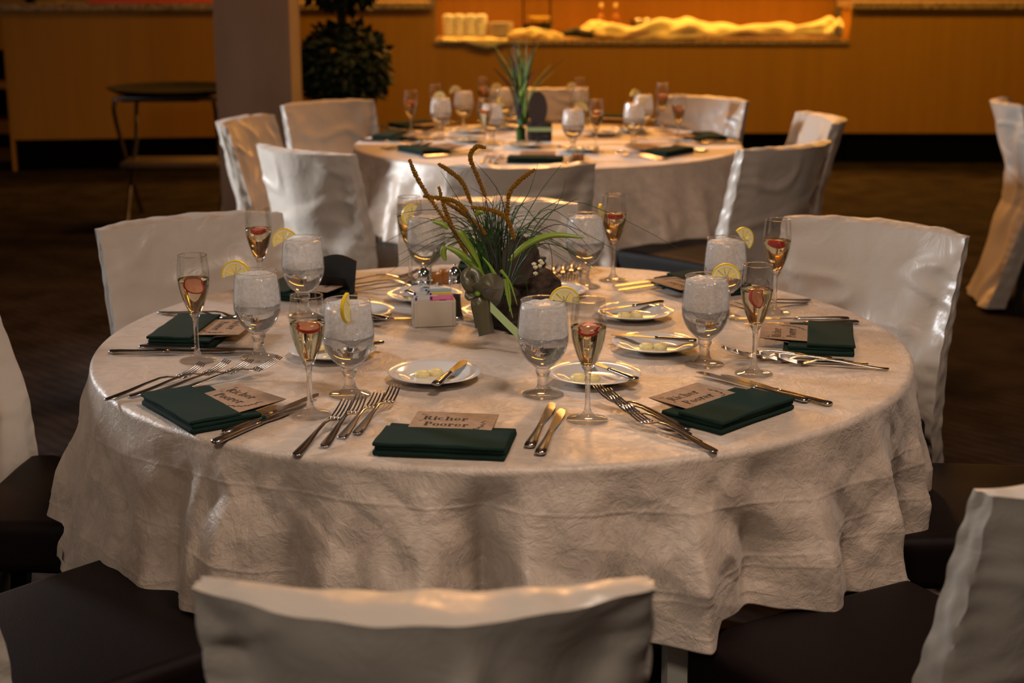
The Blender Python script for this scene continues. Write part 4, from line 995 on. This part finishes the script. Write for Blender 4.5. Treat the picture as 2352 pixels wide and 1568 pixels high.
# ------------------------------------------------------------------ tray stand at the left
def traystand():
    Yc = 8.9; t = empty('tray_stand', (-1.98, Yc, 0), 0, 'folding chrome tray stand with black straps left of the pillar', 'stand'); O = t.location
    def Q(px, py, Y): return atY(px, py, Y) - O
    def fr(pts, nm): G().tube(curve_pts(pts, 5), .0125, 10).obj(nm, M['dchrome'], t)
    fr([Q(338,522,9.05)*1, Q(300,402,8.93), Q(280,330,8.86), Q(263,262,8.78), Q(263,236,8.77), Q(278,226,8.77), Q(380,226,8.77), Q(478,224,8.77), Q(492,240,8.78), Q(500,300,8.84), Q(512,400,8.93), Q(530,500,9.05)], 'front_frame')
    fr([Q(290,534,8.62), Q(303,402,8.86), Q(313,320,8.96), Q(314,240,9.06), Q(326,228,9.07), Q(420,228,9.07), Q(520,228,9.07), Q(532,240,9.06), Q(530,320,8.96), Q(515,402,8.86), Q(505,520,8.62)], 'rear_frame')
    a = Q(392,372,8.9); bev((.56,.30,.03), .004, 2, 0, None, (a.x+.02, 0, a.z)).obj('lower_shelf', M['shelf'], t)
    for x in (-.13,.0,.13):
        bev((.045,.34,.006), .002, 1, 0, None, (Q(392,228,8.9).x+x, .02, Q(392,227,8.9).z)).obj('strap', M['iron'], t)
    bev((.44,.30,.028), .006, 2, 0, None, (Q(378,226,8.9).x, .02, Q(392,224,8.9).z)).obj('support_pad', M['blackcard'], t)
    c = atY(400, 214, 8.9); tr = empty('oval_tray', (c.x, 8.92, c.z+.005), 0, 'large dark brown oval tray with fluted rim on the folding stand', 'tray')
    n = 96; prof = [(0,0),(.86,0),(.92,.012),(1.0,.026),(1.02,.029),(1.0,.031),(.91,.018),(.85,.006),(0,.006)]; V = []; F_ = []
    for (r, z) in prof:
        for k in range(n):
            an = 2*PI*k/n; rr = r*(1 + (.012*math.cos(an*24) if r > .9 else 0)); V.append((.375*rr*math.cos(an), .40*rr*math.sin(an), z))
    for j in range(len(prof)-1):
        for k in range(n): F_.append((j*n+k, j*n+(k+1) % n, (j+1)*n+(k+1) % n, (j+1)*n+k))
    G().add(V, F_).obj('tray_body', M['traybrown'], tr, fix=True)
traystand()

# ------------------------------------------------------------------ topiary
def topiary():
    Y = 8.7; c = atY(790, 155, Y); t = empty('potted_topiary', (c.x, Y, 0), 0, 'dark green two-ball topiary tree in a pot behind the pillar', 'plant'); rnd = random.Random(2)
    def ball(z, r, nl, nm):
        g = G()
        for k in range(nl):
            a = rnd.uniform(0, 2*PI); cz = rnd.uniform(-1,1); s = math.sqrt(1-cz*cz); d = Vector((math.cos(a)*s, math.sin(a)*s, cz)); p = d*r*rnd.uniform(.72,1.08) + Vector((0,0,z))
            t_ = (d + Vector((rnd.gauss(0,.6), rnd.gauss(0,.6), rnd.gauss(0,.6)-.6))).normalized(); s_2 = t_.cross(d)
            if s_2.length < .1: continue
            s_2.normalize(); ln = rnd.uniform(.05,.085) * (1.5 if rnd.random() < .04 else 1); wd_ = ln*.24; m1 = p + t_*ln*.5 + d*.006
            g.add([p, m1+s_2*wd_, p+t_*ln, m1-s_2*wd_, m1+d*.004], [(0,1,4),(1,2,4),(2,3,4),(3,0,4)])
        o = g.obj(nm, M['topiary'], t, False); o['kind'] = 'stuff'
    cz = c.z
    ball(cz, .222, 2200, 'lower_foliage'); ball(cz+.62, .27, 1800, 'upper_foliage')
    pts = curve_pts([(0,0,.24),(.01,0,.5),(-.005,0,.9),(.0,0,1.2),(-.01,0,cz+.6)], 4)
    G().tube([(-.01+p.x, p.y, p.z) for p in pts], .022, 8).obj('trunk', M['trunk'], t)
    G().tube([(p.x+.022+.01*math.sin(p.z*9), p.y+.012*math.cos(p.z*9), p.z) for p in pts], .009, 6).obj('trunk', M['trunk'], t)
    G().lathe([(0,0),(.12,0),(.15,.24),(.165,.25),(.165,.27),(.15,.27),(.14,.25),(0,.25)], 32).obj('pot', M['bark'], t)
topiary()

# ------------------------------------------------------------------ things on the bar
zc = .892
def onbar(px, py, z=zc): return at(px, py, z)
def lumpy(P_, rad, seed, n=22, amp=.35, flat=.8):
    pts = curve_pts(P_, 8); g = G(); m_ = len(pts); V = []; F_ = []
    for i, p in enumerate(pts):
        t = (pts[min(i+1,m_-1)]-pts[max(i-1,0)]).normalized(); s = t.cross(Vector((0,0,1))).normalized(); u = i/(m_-1)
        rr = (np.interp(u, np.linspace(0,1,len(rad)), rad))
        for k in range(n):
            a = 2*PI*k/n; q = rr*(1+amp*float(perlin(np.array([u*m_*.30+seed]), np.array([math.cos(a)*1.3]), math.sin(a)*1.3+seed)[0])); V.append(p + s*math.cos(a)*q*1.3 + Vector((0,0,1))*max(math.sin(a)*q*flat, -rr*.75))
    for i in range(m_-1):
        for k in range(n): F_.append((i*n+k, i*n+(k+1) % n, (i+1)*n+(k+1) % n, (i+1)*n+k))
    F_ += [tuple(range(n-1,-1,-1)), tuple((m_-1)*n+k for k in range(n))]; return g.add(V, F_)
yb = 11.40
def atbar(px, z, y=yb):
    # pixel column -> x at the given depth
    d = y*CP + (CAMZ - z)*SP; return Vector(((px-1176)/FPX*d, y, z))
g = lumpy([atbar(1370,.94), atbar(1450,.94), atbar(1560,.945), atbar(1680,.945), atbar(1800,.94), atbar(1900,.955), atbar(1932,.955)], [.04,.055,.07,.062,.055,.05,.07,.065], 2.2, 26, .9, .95)
tag(g.obj('bunched_cloth', M['linen']), 'long bunched white cloth lying on the low bar counter at right', 'cloth')
g = lumpy([atbar(1165,.91), atbar(1215,.925), atbar(1262,.91), atbar(1295,.905)], [.025,.055,.045,.025], 5.1, 24, .6, .9); tag(g.obj('bunched_cloth', M['linen']), 'short bunched white cloth on the bar beside the plate stack', 'cloth')
g = lumpy([atbar(1330,.93,11.55), atbar(1375,.945,11.55), atbar(1420,.93,11.5)], [.03,.07,.04], 8.3, 24, .6, 1); tag(g.obj('bunched_cloth', M['linen']), 'white cloth heap behind the dark cloth on the bar', 'cloth')
# runner hanging over the edge
x0, x1 = atbar(1016,.9,11.25).x, atbar(1165,.9,11.25).x; n = 30; V = []; F_ = []
for k in range(n+1):
    x = x0+(x1-x0)*k/n; u = k/n; dr = .015 + .055*max(0, 1-abs(u-.68)/.34)
    row = [(x, 11.55, zc+.006), (x, 11.33, zc+.008+.006*math.sin(u*19)), (x, 11.232, zc+.008), (x, 11.224, zc-.004), (x, 11.222+.004*math.sin(u*23), zc-dr), (x, 11.228, zc-dr), (x, 11.236, zc-.01) ]
    V += row
for k in range(n):
    for q in range(6): F_.append((7*k+q, 7*(k+1)+q, 7*(k+1)+q+1, 7*k+q+1))
tag(G().add(V, F_).obj('linen_runner', M['linen']), 'white linen under the cup stacks, a point hanging over the bar', 'cloth')
def cupstack(px, label):
    p = atbar(px, zc+.012, 11.47); t = empty('cup_stack', p, 0, label, 'cups', 'stacked cups on the bar')
    for k in range(6):
        G().lathe([(.030,.0+k*.026),(.042,.010+k*.026),(.044,.034+k*.026),(.041,.034+k*.026),(.036,.012+k*.026)] if k < 5 else [(.044,.13),(.043,.145),(.035,.158),(.018,.163),(0,.163)], 24).obj('cup', M['china'], t)
for k, px in enumerate((1030,1055,1081,1106)): cupstack(px, f'white stack of cups on the bar, {["first","second","third","fourth"][k]} from the left of four')
p = atbar(1150, zc+.012, 11.47); t = empty('plate_stack', p, 0, 'low stack of white plates right of the cup stacks on the bar', 'plates')
for k in range(9): G().lathe([(0,.002+k*.0115),(.06,.001+k*.0115),(.095,.009+k*.0115),(.096,.011+k*.0115),(.06,.005+k*.0115),(0,.005+k*.0115)], 32).obj('plate', M['china'], t)
# wire rack with bowl and funnel glass
p = atbar(1228, zc, 11.62); t = empty('wire_rack', p, 0, 'black metal rack with a lamp hood shape standing on the bar', 'rack')
for x in (-.085,.115): G().box((x,0,.17), (.012,.012,.34)).obj('post', M['iron'], t, False)
G().box((.015,0,.335), (.21,.012,.012)).obj('crossbar', M['iron'], t, False); G().box((.01,0,.075), (.19,.10,.05)).obj('basket', M['iron'], t, False)
p = atbar(1238, zc+.105, 11.62); tag(G().lathe(spline([(0,0),(.03,.002),(.07,.018),(.085,.045)],4)+[(.08,.045),(.05,.02),(0,.012)], 28).obj('shallow_bowl', M['yellow'], None, fix=True), 'yellow bowl resting in the black rack on the bar', 'bowl').location = p
p = atbar(1258, zc, 11.40); t = empty('funnel_glass', p, 0, 'dark cone-shaped cocktail glass on the bar before the rack', 'glass')
G().lathe([(0,0),(.03,0),(.032,.003),(.004,.008),(.003,.05),(.006,.056),(.047,.118),(.045,.118),(.003,.06),(0,.058)], 28).obj('glass_body', M['bottle'], t, fix=True)
g = lumpy([atbar(1290,.925,11.42), atbar(1325,.935,11.42), atbar(1362,.92,11.40)], [.02,.045,.03], 4.4); tag(g.obj('dark_cloth', M['darkcloth']), 'dark crumpled cloth in the middle of the low bar', 'cloth')
for k, px in enumerate((1380, 1413)):
    p = atbar(px, zc, 11.7); t = empty('liquor_bottle', p, 0, f'tall bottle with red label at the back of the bar, {["left","right"][k]} of two', 'bottle', 'bottles on the bar')
    G().lathe(spline([(0,0),(.03,.001),(.032,.01),(.032,.12),(.026,.15),(.011,.175),(.0105,.235),(0,.236)], 4), 24).obj('bottle_body', M['amber'], t); G().lathe([(.0125,.215),(.0125,.245),(0,.247)], 16).obj('cap', M['linen'], t); G().lathe([(.0325,.04),(.0327,.105)], 24).obj('bottle_label', M['red'], t)
p = atbar(1425, zc, 11.55); t = empty('bread_basket', p, .1, 'square wicker basket on the bar beside the bottles', 'basket')
for k in range(5): bev((.135+.006*k,.11,.016), .005, 2, 0, None, (0,0,.009+k*.0165)).obj('wicker_band', M['wicker'], t)
p = atbar(1487, zc, 11.55); t = empty('wire_bowl', p, 0, 'black wire bowl of small glinting glasses behind the bunched cloth', 'bowl')
G().lathe(spline([(.05,.03),(.08,.04),(.11,.07),(.13,.10)],3)+[(.126,.10),(.07,.042),(0,.035)], 28).obj('basin', M['iron'], t)
for k in range(12):
    a = 2*PI*k/12; G().tube([(.125*math.cos(a),.125*math.sin(a),.095),(.13*math.cos(a),.13*math.sin(a),.135)], .004, 6).obj('prong', M['iron'], t)
rnd = random.Random(9)
for k in range(7):
    a = rnd.uniform(0,6.28); r = rnd.uniform(0,.08); o = G().lathe(spline([(0,0),(.018,.008),(.022,.028),(.016,.042)],3)+[(.0,.040)], 14).obj('votive_glass', M['chrome'], None); o.location = p+Vector((r*math.cos(a), r*math.sin(a), .085+rnd.uniform(0,.02))); tag(o, 'small glinting votive glass heaped in the black wire bowl', 'glass', 'votive glasses in the wire bowl')
# on the left wing of the bar
a_, b_ = atbar(205, 1.158, 11.02), atbar(560, 1.158, 11.1)
t = beam(G(), (a_.x, 10.98), (b_.x, 11.22), 1.157, 1.172, .28).obj('red_strip', M['red'], None, False); tag(t, 'long flat red strip along the left wing of the bar', 'tray')  # thin flat red strip lying along the countertop
c_ = atbar(70, 1.157, 11.08); t = empty('drink_dispenser', c_, 0, 'black round-footed dispenser at the left end of the bar', 'dispenser')
G().lathe([(0,0),(.035,0),(.036,.02),(.09,.035),(.095,.06),(.09,.32),(0,.33)], 28).obj('body', M['iron'], t); G().lathe([(0,.33),(.05,.33),(.045,.36),(0,.365)], 20).obj('lid', M['iron'], t)
